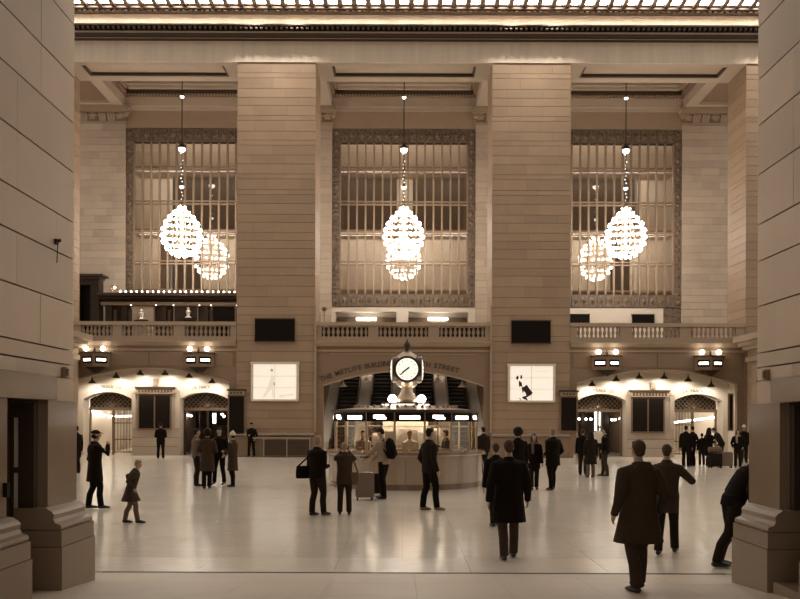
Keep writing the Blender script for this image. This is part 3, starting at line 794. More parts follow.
cone_w = shared(B().lathe([(.02, .30), (.035, .22), (.05, .20), (.06, .14), (.22, -.02), (.22, -.05)], n=14), 'lamp_cone', 'pale_wall', True)
ORD = ('first', 'second', 'third', 'fourth', 'fifth', 'sixth')
for i, (x, y) in enumerate(((92, 383.5), (116, 378), (140, 375), (165, 375), (189, 377.5), (212, 383))):
    cone_lamp(x, y, Y1 + .55, '%s dark cone lamp from the left hanging in the left lit arch' % ORD[i], 'cone lamps of the left arch', 36)
for i, (x, y) in enumerate(((592, 384.5), (616, 379.5), (639, 377), (664, 377), (688, 379.5), (711, 385))):
    cone_lamp(x, y, Y1 + .55, '%s dark cone lamp from the left hanging in the right lit arch' % ORD[i], 'cone lamps of the right arch', 36)
for i, (x, y) in enumerate(((343, 386), (366.5, 381), (438, 381), (462, 386))):
    cone_lamp(x, y, Y1 + 1.3, '%s pale cone lamp from the left hanging in the escalator arch' % ORD[i], 'cone lamps of the escalator arch', 60, True)

# ---------------------------------------------------------------- lettering
def inscription(txt, xs, yfun, D, size, material, label, cat='inscription'):
    t = empty('inscription', (PX(sum(xs) / len(xs), D), D, PZ(yfun(xs[0]), D))); tag(t, label, cat)
    for ch, x in zip(txt, xs):
        if ch == ' ': continue
        dy = (yfun(x + 2) - yfun(x - 2)) / 4
        place('letter', glyph(ch, size, .012, material), (PX(x, D), D - .016, PZ(yfun(x), D)), t, rot=(PI / 2, math.atan(dy), 0))
def spread(txt, x0, x1):
    wd = [{'I': .45, 'M': 1.25, ' ': .7, 'W': 1.3}.get(c, 1.0) for c in txt]; tot = sum(wd); out = []; a = 0
    for w in wd: out.append(x0 + (x1 - x0) * (a + w / 2) / tot); a += w
    return out
ya = lambda x: 363.2 + .00245 * (x - 403) ** 2
s1, s2 = 'THE METLIFE BUILDING', '45TH STREET'
inscription(s1 + s2, spread(s1, 320, 392) + spread(s2, 413, 459), ya, Y1 + .12, .36, 'letter', 'dark capital letters of the building name curved over the centre arch')
for s_, x0, x1, yy, lb in (('29 TRACK 28', 92.5, 121.5, 388.5, 'outer gate of the left arch'), ('28 TRACK 27', 191.5, 217, 388.5, 'inner gate of the left arch'),
                           ('26 TRACK 25', 585, 614, 390.5, 'inner gate of the right arch'), ('24 TRACK 24', 682, 711, 390.5, 'outer gate of the right arch')):
    mid = (x0 + x1) / 2
    inscription(s_, spread(s_, x0, x1), (lambda x, mid=mid, yy=yy: yy - .6 + .005 * (x - mid) ** 2), YI, .22, 'letter_faint', 'faint track number lettering over the ' + lb)

# ---------------------------------------------------------------- prow-shaped track indicators with two globes
def indicator(x0, x1, xm, yt, label):
    D = Y1; X0, X1 = PX(x0, D), PX(x1, D); cx = (X0 + X1) / 2; hw = (X1 - X0) / 2 * .93
    z0, z1 = PZ(yt + 13.5, D), PZ(yt, D); nose = Y1 - .02 - hw * .55
    t = empty('track_indicator', (cx, Y1, z0)); tag(t, label, 'sign', 'lit track indicators under the balcony')
    B().prism([(cx - hw, Y1 + .06), (cx - hw, Y1 - .12), (cx, nose), (cx + hw, Y1 - .12), (cx + hw, Y1 + .06)], 'z', z0, z1).build('case', 'bronze_light', t)
    B().prism([(cx - hw - .05, Y1 + .06), (cx - hw - .05, Y1 - .15), (cx, nose - .06), (cx + hw + .05, Y1 - .15), (cx + hw + .05, Y1 + .06)], 'z', z1, z1 + .06).build('top_moulding', 'bronze', t)
    for s in (-1, 1):
        a = Vector((cx + s * hw, Y1 - .12, 0)); b = Vector((cx, nose, 0)); d = (b - a); n_ = Vector((s * -d.y * 1, 0, 0))
        nrm = Vector((d.y, -d.x, 0)).normalized()
        if nrm.y > 0: nrm = -nrm
        def quad(u0, u1, w0, w1, off, th):
            pts = [a + d * u0 + nrm * off, a + d * u1 + nrm * off, a + d * u1 + nrm * (off - th), a + d * u0 + nrm * (off - th)]
            return B().prism([(p.x, p.y) for p in pts], 'z', z0 + (z1 - z0) * w0, z0 + (z1 - z0) * w1)
        f = quad(.16, .88, .25, .75, .012, .03).build('window', 'black', t)
        quad(.24, .80, .42, .60, .02, .02).build('lit_line', 'sign_lit', f)
        gx = cx + s * hw * .58; gy = Y1 - .25
        B().loft([(gx, gy, z1 + .03), (gx, gy, z1 + .12)], [.05, .03], 8).build('lamp_holder', 'iron', t)
        B().ball((gx, gy, z1 + .23), .13, 14, 10).build('globe', 'globe', t, True)
    B().prism([(cx - .5, z0), (cx + .5, z0), (cx + .3, z0 - .12), (cx + .1, z0 - .28), (cx, z0 - .34), (cx - .1, z0 - .28), (cx - .3, z0 - .12)], 'y', Y1 - .3, Y1 + .06).build('bracket', 'iron', t)
    B().lathe([(.02, 0), (.09, .03), (.1, .1), (.04, .2), (.02, .26)], (cx, Y1 - .2, z1 + .05), 10).build('finial', 'bronze', t, True)
indicator(80.5, 111.5, 92, 354.5, 'lit track indicator with two globes at the outer side of the left arch')
indicator(183.5, 215, 197, 354.5, 'lit track indicator with two globes at the inner side of the left arch')
indicator(590, 621.5, 609, 356, 'lit track indicator with two globes at the inner side of the right arch')
indicator(693, 724, 710, 356, 'lit track indicator with two globes at the outer side of the right arch')

# ---------------------------------------------------------------- dark panels and lit posters on the piers
for a, b, c, d, side in ((255, 294.5, 320, 341.5, 'left'), (511, 550, 321, 342.5, 'right')):
    D = Y1
    t = B().box(PX(a, D), PX(b, D), D - .12, D - .005, PZ(d, D), PZ(c, D)).build('display_panel', 'black'); tag(t, 'blank dark display panel above the poster on the centre-%s pier' % side, 'display')
    B().box(PX(a, D) - .03, PX(b, D) + .03, D - .14, D - .1, PZ(c, D), PZ(c, D) + .05).box(PX(a, D) - .03, PX(b, D) + .03, D - .14, D - .1, PZ(d, D) - .05, PZ(d, D)).build('frame', 'bronze', t)
def poster(x0, x1, y0, y1, label, kind):
    D = Y1; X0, X1, Z0, Z1 = PX(x0, D), PX(x1, D), PZ(y1, D), PZ(y0, D)
    W_, H_ = X1 - X0, Z1 - Z0
    t = empty('lit_poster', ((X0 + X1) / 2, D, Z0)); tag(t, label, 'poster', 'backlit posters on the piers')
    B().box(X0 - .14, X1 + .14, D - .16, D - .004, Z1, Z1 + .12).box(X0 - .1, X1 + .1, D - .14, D - .004, Z0 - .1, Z0).box(X0 - .12, X0, D - .14, D - .004, Z0, Z1).box(X1, X1 + .12, D - .14, D - .004, Z0, Z1).build('frame', 'paper', t)
    pp = B().box(X0, X1, D - .08, D - .006, Z0, Z1).build('poster_face', 'poster_paper', t)
    u = lambda a: X0 + a * W_
    v = lambda b: Z1 - b * H_
    y = D - .084
    ln = B().box(u(.495), u(.505), y, y + .01, Z0, Z1).box(X0, X1, y, y + .01, v(.345), v(.335)).box(X0, X1, y, y + .01, v(.675), v(.665)); ln.build('seam', 'poster_line', pp)
    def shape(poly, m, nm): B().prism([(u(a), v(b)) for a, b in poly], 'y', y - .004, y + .006).build(nm, m, pp)
    if kind == 0:
        shape([(.40, .13), (.45, .13), (.46, .19), (.43, .22), (.39, .18)], 'poster_line', 'print_head')
        shape([(.42, .24), (.48, .36), (.47, .62), (.50, .95), (.44, .95), (.42, .7), (.36, .8), (.28, .95), (.2, .95), (.33, .66), (.40, .4)], 'poster_faint', 'print_figure')
        shape([(.47, .48), (.5, .55), (.49, .62), (.46, .56)], 'poster_line', 'print_hand')
        shape([(.58, .96), (.62, .87), (.76, .86), (.96, .83), (.97, .88), (.76, .9), (.64, .96)], 'poster_faint', 'print_shadow')
    else:
        shape([(.14, .32), (.18, .27), (.2, .33), (.18, .4), (.14, .38)], 'poster_ink', 'print_mark')
        shape([(.24, .27), (.28, .26), (.28, .36), (.24, .38)], 'poster_ink', 'print_mark')
        shape([(.21, .42), (.27, .48), (.29, .62), (.25, .58), (.22, .62), (.2, .52)], 'poster_ink', 'print_arm')
        shape([(.27, .62), (.33, .6), (.39, .54), (.44, .64), (.53, .78), (.49, .84), (.38, .92), (.42, 1.0), (.36, .98), (.3, .95), (.28, .9), (.38, .86), (.36, .78), (.32, .72), (.30, .8), (.28, .72)], 'poster_ink', 'print_figure')
        shape([(.20, .9), (.24, .95), (.26, 1.0), (.24, .99)], 'poster_ink', 'print_foot')
        shape([(.55, .15), (.93, .13), (.93, .16), (.55, .18)], 'poster_faint', 'print_line')
poster(253.5, 296.5, 364.8, 399.8, 'backlit poster with a pale standing figure on the centre-left pier', 0)
poster(509.8, 552.5, 365.8, 400, 'backlit poster with a dark crouching figure on the centre-right pier', 1)

# ---------------------------------------------------------------- chandeliers
def chandelier_meshes():
    tiers = [(.20, 2.96, 4), (.46, 2.66, 9), (.74, 2.36, 14), (.98, 2.02, 18), (1.12, 1.64, 21), (1.17, 1.24, 22), (1.10, .86, 21), (.90, .50, 17), (.62, .22, 12), (.30, .08, 6)]
    parts = []
    for r, z, n in tiers:
        rg = B(); pts = [(r * .93 * math.cos(2 * PI * j / 24), r * .93 * math.sin(2 * PI * j / 24), z) for j in range(25)]
        rg.loft(pts, [.035] * 25, 6)
        bl = B()
        for j in range(n):
            q = 2 * PI * (j + (z * 3 % 1)) / n
            bl.ball((r * math.cos(q), r * math.sin(q), z - .03), (.062, .062, .072), 8, 5)
        parts.append((shared(rg, 'tier_ring', 'brass', True), shared(bl, 'tier_bulbs', 'bulb', True)))
    fr = B()
    for j in range(8):
        q = 2 * PI * j / 8
        fr.loft([(r * .9 * math.cos(q), r * .9 * math.sin(q), z) for r, z, n in tiers], [.022] * len(tiers), 5)
    fr.lathe([(.04, 0.05), (.12, .2), (.1, 1.5), (.14, 2.6), (.05, 3.05)], n=10)
    return parts, shared(fr, 'frame', 'brass', True)
ch_parts, ch_frame = chandelier_meshes()
cap_me = shared(B().lathe([(.02, .34), (.06, .3), (.22, .12), (.24, .0), (.2, -.02)], n=14), 'globe_cap', 'iron', True)
bowl_me = shared(B().lathe([(.22, 0), (.21, -.1), (.13, -.2), (.02, -.23)], n=14), 'globe_bowl', 'bulb_dim', True)
def chandelier(x, label):
    D = 48.9; zb = PZ(257.5, D); c = (x, D, zb)
    t = empty('chandelier', c); tag(t, label, 'chandelier', 'globe chandeliers hanging in the bays')
    def ch(nm, me, loc=(0, 0, 0), par=t, sc=1.0):
        o = bpy.data.objects.new(nm, me); o.location = loc; o.scale = (sc,) * 3; o.parent = par; COL.objects.link(o); return o
    ch('frame', ch_frame)
    for a, b in ch_parts:
        r = ch('tier_ring', a); b_ = ch('bulbs', b, par=r); b_['kind'] = 'stuff'
    top = 23.4 - zb
    rod = B()
    rod.loft([(0, 0, PZ(170, D) - zb), (0, 0, top)], [.03, .03], 6)
    k = 3.0
    while k < PZ(170, D) - zb:
        rod.loft([(.05 * math.cos(q * PI / 4), (.05 * math.sin(q * PI / 4)) if int(k * 10) % 2 else 0, k + .1 + .1 * math.sin(q * PI / 4)) if True else 0 for q in range(9)], [.018] * 9, 5); k += .17
    o = rod.build('chain', 'iron'); COL.objects.unlink(o); COL.objects.link(o); o.parent = t
    bd = B(); k = PZ(200, D) - zb
    while k < PZ(154, D) - zb:
        bd.ball((.05 * math.sin(k * 9), 0, k), .03, 6, 4); k += .21
    bd = bd.build('crystal_beads', 'bulb_dim', None, True); bd.parent = t; bd['kind'] = 'stuff'  # crystals given a glow of their own, painting their sparkle
    for yy, sc in ((97, .55), (149, 1.0), (187, .6)):
        c_ = ch('globe_cap', cap_me, (0, 0, PZ(yy, D) - zb), sc=sc); ch('globe_bowl', bowl_me, par=c_)
    return t
chandelier(-13.24, 'lit bead chandelier hanging in front of the left window')
chandelier(0.0, 'lit bead chandelier hanging in front of the centre window')
chandelier(13.24, 'lit bead chandelier hanging in front of the right window')

# ---------------------------------------------------------------- restaurant bar on the left balcony, screens on the right one
D = 50.6
t = empty('restaurant_bar', (PX(170, D), D, 5.9)); tag(t, 'dark wooden back bar with framed panels behind the left balustrade', 'bar')
xL, xR = PX(105, D), -XO - .3
zt = PZ(294.5, D)
B().box(xL, xR, D, D + .8, 5.9, zt - .75).build('back_panel', 'dark_wood', t)
for p, a, b, mt in ((.22, -.75, -.55, 'bronze_light'), (.1, -.55, -.38, 'dark_wood'), (.3, -.38, -.18, 'dark_wood'), (.42, -.18, 0, 'bronze')):
    B().box(xL - p, xR, D - p, D + .8, zt + a, zt + b).build('cornice_course', mt, t)
for x in (107, 122, 161, 203):
    B().box(PX(x, D), PX(x + 5.5, D), D - .14, D, 5.9, zt - .75).build('pilaster', 'dark_wood', t)
    B().lathe([(.12, 0), (.14, .1), (.12, .3), (.11, 2.6), (.15, 2.75)], (PX(x + 8.5, D), D - .1, 5.9), 12).build('column', 'bronze', t, True)
for x0, x1, mt in ((131, 155, 'paper_mid'), (173.5, 198.5, 'dark_wood'), (211, 236, 'black')):
    f = B().box(PX(x0, D), PX(x1, D), D - .1, D - .0, PZ(306, D) - 2.2, PZ(306, D)).build('picture_frame', 'bronze_light', t)
    B().box(PX(x0 + 1.4, D), PX(x1 - 1.4, D), D - .13, D - .09, PZ(306, D) - 2.1, PZ(307.6, D)).build('picture', mt, f)
    for xx in (x0 - .5, x1 + .5): bulb_lamp(PT(xx, 306, D - .25), f, .04, 'bulb_dim')
bu = B(); k = PX(121, D)
n = 0
while k < xR:
    o = B().ball((k, D - .2, zt + .09), .05, 8, 5).build('bar_bulb', 'bulb_soft', t, True); k += .335
for x, y, h in ((141, 315, 9), (188, 312, 11)):   # figurines on the shelf
    p = PT(x, y + h / 2, D - .3)
    o = B().lathe([(.16, 0), (.2, .06), (.09, .16), (.13, .32), (.16, .42), (.07, .52), (.1, .6), (.03, .68)], p - Vector((0, 0, .1)), 12).build('statuette', 'paper', None, True)
    tag(o, 'pale statuette in front of the %s framed panel of the back bar' % ('first' if x < 150 else 'second'), 'statuette')
    B().box(p.x - .4, p.x + .4, D - .5, D - .14, p.z - .2, p.z - .1).build('shelf', 'dark_wood', t)
p = PT(112.5, 293.5, D - .1)
t2 = empty('globe_lamp', (p.x, D + .1, zt)); tag(t2, 'glass globe lamp standing on the end of the dark back bar', 'lamp')
B().lathe([(.12, 0), (.14, .03), (.04, .1)], (p.x, D + .1, zt), 12).build('foot', 'brass', t2, True)
B().ball((p.x, D + .1, zt + .34), .27, 16, 10).build('glass_globe', 'booth_glass', t2, True)
bulb_lamp((p.x + .06, D + .05, zt + .38), t2, .07)
t = empty('bar_doorway', (PX(88, D), D, 5.9)); tag(t, 'dark wooden doorway with a projecting hood beside the back bar', 'doorway', kind='structure')
a, b = PX(74, D), PX(100, D)
B().box(a, a + .3, D - .3, D + .5, 5.9, PZ(286, D)).box(b - .5, b, D - .3, D + .5, 5.9, PZ(286, D)).box(a, b, D - .3, D + .5, PZ(286.5, D), PZ(281, D)).build('door_frame', 'dark_wood', t)
B().box(a + .3, b - .5, D + .2, D + .3, 5.9, PZ(286.5, D)).build('door_panel', 'black', t)
B().box(a - .1, b + .1, D - .42, D + .5, PZ(281, D), PZ(278.5, D)).box(a - .2, b + .35, D - .6, D + .5, PZ(278.5, D), PZ(276.5, D)).build('hood', 'bronze', t)
for a, b, c in ((569.5, 589, 'beside the centre-right pier'), (631.5, 653.5, 'in the middle of the right balcony wall')):
    t = B().box(PX(a, YB), PX(b, YB), YB - .12, YB - .02, PZ(324.5, YB), PZ(314, YB)).build('wall_screen', 'black'); tag(t, 'flat dark screen ' + c, 'screen', 'dark screens behind the right balustrade')
    B().box(PX(a, YB) - .04, PX(b, YB) + .04, YB - .08, YB + .02, PZ(314, YB), PZ(313.4, YB)).build('bezel', 'iron', t)
t = empty('balcony_fixture', PT(320, 320, 44.5)); tag(t, 'small dark post with a lamp head at the left end of the centre balcony', 'lamp')
p = PT(319.5, 312.5, 45.3)
B().box(p.x - .1, p.x + .02, p.y, p.y + .12, 5.9, p.z).build('post', 'iron', t)
B().loft([(p.x + .24, p.y, p.z - .75), (p.x + .24, p.y, p.z + .12)], [.02, .02], 6).ball((p.x + .24, p.y, p.z + .18), .13, 10, 6).build('lamp_head', 'bronze_light', t, True)

# ---------------------------------------------------------------- escalators behind the centre arch
EY0, ESL = 46.0, math.tan(math.radians(27))
def escalator(x, label):
    t = empty('escalator', (x, EY0, 0)); tag(t, label, 'escalator', 'escalators behind the information booth')
    n = 26; rise = .26; run = rise / ESL
    me = step_me
    for i in range(n):
        place('step', me, (x, EY0 + i * run, i * rise), t)
    for s in (-1, 1):
        xx = x + s * .62
        B().prism([(EY0 - .6, 0), (EY0 + n * run, n * rise - .3), (EY0 + n * run, n * rise + .8), (EY0 + .1, .85), (EY0 - .6, .85)], 'x', xx - .03, xx + .03).build('balustrade', 'bronze', t)
        B().loft([(xx, EY0 - .6, .88), (xx, EY0 + .1, .9), (xx, EY0 + n * run, n * rise + .84)], [.045] * 3, 6).build('handrail', 'rail_metal', t)
    B().prism([(EY0 - .2, -.0), (EY0 + n * run, n * rise - .4), (EY0 + n * run, n * rise - .6), (EY0 + .2, -.0)], 'x', x - .58, x + .58).build('truss', 'black', t)
run = .26 / ESL
step_me = shared(B().box(-.56, .56, 0, run + .1, .20, .26).box(-.56, .56, 0, .04, -.05, .17), 'step', 'black')
stn = shared(B().box(-.56, .56, -.012, .03, .232, .262), 'nosing', 'mullion')
for i, (x, nm) in enumerate(zip((-3.42, -1.36, 1.36, 3.42), ('leftmost', 'second from the left', 'third from the left', 'rightmost'))):
    escalator(x, 'dark escalator rising behind the booth, %s of four' % nm)
for o in [o for o in list(COL.objects) if o.name.split('.')[0] == 'step']:
    e = bpy.data.objects.new('nosing', stn); e.parent = o; COL.objects.link(e)
for x0, x1, nm in ((-4.7, -4.12, 1), (-2.74, -2.04, 2), (-.66, .66, 3), (2.04, 2.74, 4), (4.12, 4.7, 5)):
    o = B().prism([(EY0 - .4, 0), (EY0 + 14, 14 * ESL - .3), (EY0 + 14, 14 * ESL + .75), (EY0, .75), (EY0 - .4, .75)], 'x', x0, x1).build('wall_escalator_%d' % nm, 'pale_wall')
    tag(o, 'pale sloping partition, %s from the left between the escalators' % ORD[nm - 1], 'partition', kind='structure')
o = B().box(-4.9, -4.7, Y1 + .95, YB, 0, 5.6).box(4.7, 4.9, Y1 + .95, YB, 0, 5.6).box(-4.9, -4.7, YB + .45, 60, 0, 5.88).box(4.7, 4.9, YB + .45, 60, 0, 5.88).box(-4.9, 4.9, 60, 60.2, 0, 5.88).build('wall_stairwell', 'stone_dark'); tag(o, 'dim walls of the escalator shaft behind the arch', 'wall', kind='structure')

# ---------------------------------------------------------------- information booth
DC, RB = 25.2, 2.42
BX = PX(405.5, DC)
bt = empty('information_booth', (BX, DC, 0)); tag(bt, 'round marble and glass information booth with lit signs', 'booth')
def ringwall(r0, r1, z0, z1, nm, m, par=None, n=48, smooth=True):
    return B().lathe([(r0, z0), (r0, z1), (r1, z1), (r1, z0), (r0, z0)], (BX, DC, 0), n).build(nm, m, par or bt, smooth)
def ring(r0, r1, z0, z1, n=48):
    b = B(); v = []; f = []
    for j in range(n):
        q = 2 * PI * j / n
        for r, z in ((r0, z0), (r1, z0), (r1, z1), (r0, z1)): v.append((BX + r * math.cos(q), DC + r * math.sin(q), z))
    for j in range(n):
        k = (j + 1) % n
        for e in range(4):
            f.append((j * 4 + e, k * 4 + e, k * 4 + (e + 1) % 4, j * 4 + (e + 1) % 4))
    return b.add(v, f)
ring(2.05, RB - .12, .0, .16).build('plinth', 'polished', bt, True)
NP = 16
for j in range(NP):      # curved marble front panels
    q0, q1 = 2 * PI * j / NP + .0015, 2 * PI * (j + 1) / NP - .0015
    pl = []
    for k in range(5): q = q0 + (q1 - q0) * k / 4; pl.append((BX + (RB - .08) * math.cos(q), DC + (RB - .08) * math.sin(q)))
    for k in range(5): q = q1 + (q0 - q1) * k / 4; pl.append((BX + (RB - .25) * math.cos(q), DC + (RB - .25) * math.sin(q)))
    B().prism(pl, 'z', .16, .98).build('marble_panel', 'counter', bt)
ring(1.7, RB + .02, .98, 1.05).build('counter_top', 'polished', bt, True)
ring(RB - .1, RB + .04, .955, .985).build('counter_moulding', 'brass', bt, True)
RG = 2.17
zc0, zb0, zb1, ztop = 1.05, PZ(421.5, 23.0), PZ(412.5, 23.0), PZ(409.5, 23.0)
OFF = math.radians(3)
def at(th, r, z=0): return Vector((BX + r * math.sin(th), DC - r * math.cos(th), z))
for j in range(NP):
    th = OFF + 2 * PI * (j + .5) / NP
    p = at(th, RG)
    B().box(-.03, .03, -.03, .03, 0, zb0 - zc0)
    B().loft([(p.x, p.y, zc0), (p.x, p.y, ztop)], [.034, .034], 8).build('post', 'brass', bt)
    if 3 < j < 12: pass
    th2 = OFF + 2 * PI * j / NP
    c = at(th2, RG * math.cos(PI / NP)); hw = RG * math.sin(PI / NP) - .04
    rz = th2
    def panel(nm, m, w0, w1, z0, z1, d0, d1, par):
        o = B().box(w0, w1, d0, d1, z0, z1).build(nm, m, None)
        o.location = (c.x, c.y, 0); o.rotation_euler = (0, 0, rz); o.parent = par
        o.matrix_parent_inverse = Matrix.Translation(-WT.get(par.name, Vector())) if par is bt else Matrix.Identity(4)
        if par is not bt: o.location = (0, 0, 0); o.rotation_euler = (0, 0, 0)
        return o
    panel('glass_pane', 'booth_glass', -hw, hw, zc0 + .02, zb0, -.004, .004, bt)
    panel('pane_rail', 'brass', -hw, hw, zb0 - .16, zb0 - .14, -.012, .012, bt)
    if j % 2 == 1: panel('pane_bar', 'bronze', -.012, .012, zc0 + .02, zb0, -.012, .012, bt)
    sg = panel('sign_box', 'black', -hw - .02, hw + .02, zb0, zb1, -.06, .06, bt)
    if j % 2 == 0: panel('sign_face', 'sign_lit', -hw * .74, hw * .74, zb0 + .06, zb1 - .09, -.07, -.05, sg)
    else:
        panel('sign_face', 'sign_lit', -hw * .5, hw * .35, zb0 + .09, zb1 - .07, -.07, -.05, sg)
        panel('sign_face', 'sign_lit', -hw * .25, hw * .5, zb0 + .06, zb0 + .12, -.07, -.05, sg)
ring(1.2, RG + .10, zb1, ztop).build('roof_ring', 'bronze', bt, True)
B().lathe([(RG + .02, 0), (1.3, .1), (.9, .14), (.02, .15)], (BX, DC, ztop), 32).build('roof', 'bronze_light', bt, True)
for j in range(24):
    p = at(2 * PI * j / 24, RG - .1, ztop)
B_ = B()
for j in range(40):
    p = at(2 * PI * j / 40, 1.55, ztop + .08); B_.ball((p.x, p.y, p.z), (.05, .05, .08), 6, 4)
o = B_.build('crest_row', 'bronze_light', bt, True); o['kind'] = 'stuff'
# interior: core drum with racks, ceiling lamps
B().lathe([(.75, 0), (.75, 1.05), (.7, 1.1), (.7, ztop - .05)], (BX, DC, 0), 16).build('core_drum', 'paper_mid', bt, True)
ring(.9, 1.15, zb1 - .06, zb1 - .02, 24).build('ceiling_lamp', 'tube', bt)
rk = random.Random(3)
for j in range(13):
    th = -1.45 + 2.9 * j / 12
    r = rk.uniform(.8, 1.0); p = at(th, r)
    z0 = rk.uniform(1.1, 1.3)
    B().box(p.x - .16, p.x + .16, p.y - .05, p.y + .03, z0, z0 + rk.uniform(.25, .55)).build('leaflet_rack', ('paper', 'paper_mid', 'paper')[j % 3], bt)
nlf = ('folded', 'stacked', 'curled', 'thin')
for j, (x, w, h) in enumerate(((352, .10, .12), (362, .14, .07), (376, .1, .16), (398, .12, .1), (416, .16, .08), (443, .1, .14), (452, .16, .1), (461, .13, .18), (470, .1, .12))):
    th = math.asin((x - 405.5) / 78.0); p = at(th, 1.95)
    t = empty('leaflet_pile', (p.x, p.y, 1.05)); tag(t, 'small pile of pale leaflets on the booth counter, %s from the left' % ('first', 'second', 'third', 'fourth', 'fifth', 'sixth', 'seventh', 'eighth', 'ninth')[j], 'leaflets', 'leaflet piles on the booth counter')
    for k in range(2):
        B().box(p.x - w + k * .03, p.x + w - .02, p.y - .07, p.y + .08, 1.05 + k * h / 2, 1.05 + (k + 1) * h / 2 - .003).build('leaflet', ('paper', 'paper_mid')[k], t)
# upper tier: information sign, globes, clock
zt2 = ztop + .15
def r_sign(a0, a1, z0, z1, r, m, nm, par=bt, d=.05):
    pl = [(at(a0 + (a1 - a0) * k / 8, r).x, at(a0 + (a1 - a0) * k / 8, r).y) for k in range(9)] + [(at(a1 + (a0 - a1) * k / 8, r - d).x, at(a1 + (a0 - a1) * k / 8, r - d).y) for k in range(9)]
    return B().prism(pl, 'z', z0, z1).build(nm, m, par)
zs0, zs1 = PZ(410, 24.6), PZ(403.5, 24.6)
ring(.5, .72, ztop + .05, zs1 + .04, 24).build('sign_drum', 'bronze', bt, True)
for k in range(4):
    r_sign(-.62 + k * PI / 2, .38 + k * PI / 2, zs0 + .01, zs1 - .01, .745, 'sign_soft', 'sign_face')
    r_sign(-.98 + k * PI / 2, -.78 + k * PI / 2, zs0 + .02, zs1 - .02, .745, 'sign_lit', 'sign_face')
for i, ch in enumerate('Information'):
    a = -.50 + i * .078
    p = at(a, .752, (zs0 + zs1) / 2)
    place('letter', glyph(ch, .13, .003, 'letter'), p, bt, rot=(PI / 2, 0, a))
ZK = PZ(370, DC)
ck = empty('clock', (BX + .04, DC, zt2)); tag(ck, 'four-faced brass clock on top of the information booth', 'clock')
kx = BX + .04
B().lathe([(.46, 0), (.48, .1), (.3, .2), (.2, .34), (.17, .6), (.26, .68), (.3, .74), (.2, .82), (.16, .9)], (kx, DC, zs1 + .02), 20).build('pedestal', 'brass', ck, True)
for j in range(4):
    q = PI / 4 + j * PI / 2
    gx, gy, gz = kx + .62 * math.cos(q), DC + .62 * math.sin(q), PZ(399.5, DC)
    B().loft([(kx + .3 * math.cos(q), DC + .3 * math.sin(q), gz - .09), (gx, gy, gz - .10), (gx, gy, gz - .06)], [.025, .025, .035], 6).build('lamp_arm', 'brass', ck)
    B().ball((gx, gy, gz), .135, 14, 10).build('globe', 'globe', ck, True)
RC = .40
B().lathe([(.16, -.56), (.3, -.48), (.37, -.3), (.40, 0), (.37, .3), (.28, .46), (.16, .54), (.06, .58)], (kx, DC, ZK), 20).build('case', 'brass', ck, True)
for j in range(4):
    a = j * PI / 2
    d = Vector((math.sin(a), -math.cos(a), 0)); sd = Vector((math.cos(a), math.sin(a), 0))
    c0 = Vector((kx, DC, ZK))
    bz = B().loft([c0 + d * .22, c0 + d * .44, c0 + d * .455], [.42, .40, .35], 28, ref=(0, 0, 1)).build('bezel', 'bronze', ck, True)
    B().loft([c0 + d * .44, c0 + d * .465, c0 + d * .49, c0 + d * .505, c0 + d * .512], [.345, .325, .26, .16, .04], 28, ref=(0, 0, 1)).build('dial', 'dial', bz, True)
    for k in range(12):
        th = k * PI / 6; e = sd * math.sin(th) + Vector((0, 0, math.cos(th)))
        B().bar(c0 + d * .498 + e * .25, c0 + d * .488 + e * .29, .012, 5).build('hour_mark', 'letter_faint', bz)
    for L2, th, r in ((.27, math.radians(229), .018), (.17, math.radians(233), .024)):
        e = sd * math.sin(th) + Vector((0, 0, math.cos(th)))
        B().bar(c0 + d * .522 - e * .09, c0 + d * .522 + e * L2, r, 6).build('hand', 'black', bz)
B().lathe([(.14, 0), (.07, .05), (.06, .1), (.11, .18), (.10, .26), (.03, .34), (.02, .4)], (kx, DC, ZK + .54), 12).build('finial', 'bronze', ck, True)

# ---------------------------------------------------------------- barrier in front of the centre-left pier
D = 42.0
t = empty('barrier_rail', (PX(282, D), D, 0)); tag(t, 'low metal barrier rail standing at the foot of the centre-left pier', 'railing')
for x in (264, 287, 310): B().bar((PX(x, D), D, 0), (PX(x, D), D, PZ(438.5, D)), .035, 8).build('post', 'rail_metal', t)
B().bar((PX(253, D), D, PZ(438.5, D)), (PX(311, D), D, PZ(438.5, D)), .04, 8).build('top_rail', 'rail_metal', t)
B().box(PX(264, D), PX(310, D), D - .015, D + .015, .12, PZ(438.5, D) - .1).build('infill_panel', 'bronze', t)

# ---------------------------------------------------------------- small fittings on the near piers
p = Vector((-3.96, 9.32, PZ(243, 9.32)))
t = empty('wall_bracket', p); tag(t, 'small dark bracket lamp high on the left near pier', 'lamp')
B().box(p.x, p.x + .03, p.y - .03, p.y + .03, p.z - .03, p.z + .03).build('plate', 'iron', t)
B().bar(p, p + Vector((.05, 0, .01)), .012, 6).ball(p + Vector((.05, 0, .015)), .022, 8, 5).build('arm', 'iron', t)
B().bar(p + Vector((.03, 0, -.02)), p + Vector((.02, 0, -.24)), .006, 5).build('cable', 'iron', t)
for s, xu, nm in ((-1, 3.96, 'left'), (1, 4.25, 'right')):
    y = 9.55; z = 2.5
    a, b = sorted((s * xu, s * (xu - .05)))
    t = B().box(a, b, y - .04, y + .04, z - .03, z + .09).build('wall_box', 'bronze_light'); tag(t, 'small metal call box on the %s near pier above the lintel' % nm, 'box')
    a, b = sorted((s * (xu - .05), s * (xu - .06)))
    B().box(a, b, y - .025, y + .025, z - .01, z + .07).build('cover', 'bronze', t)
y = 8.05
t = empty('door_holder', (-3.91, y, 1.25)); tag(t, 'small black handset hanging on the leftmost polished panel', 'handset')
B().box(-3.91, -3.87, y - .03, y + .03, 1.22, 1.36).build('body', 'black', t)
B().bar((-3.885, y, 1.22), (-3.885, y, 1.03), .005, 5).build('cord', 'black', t)
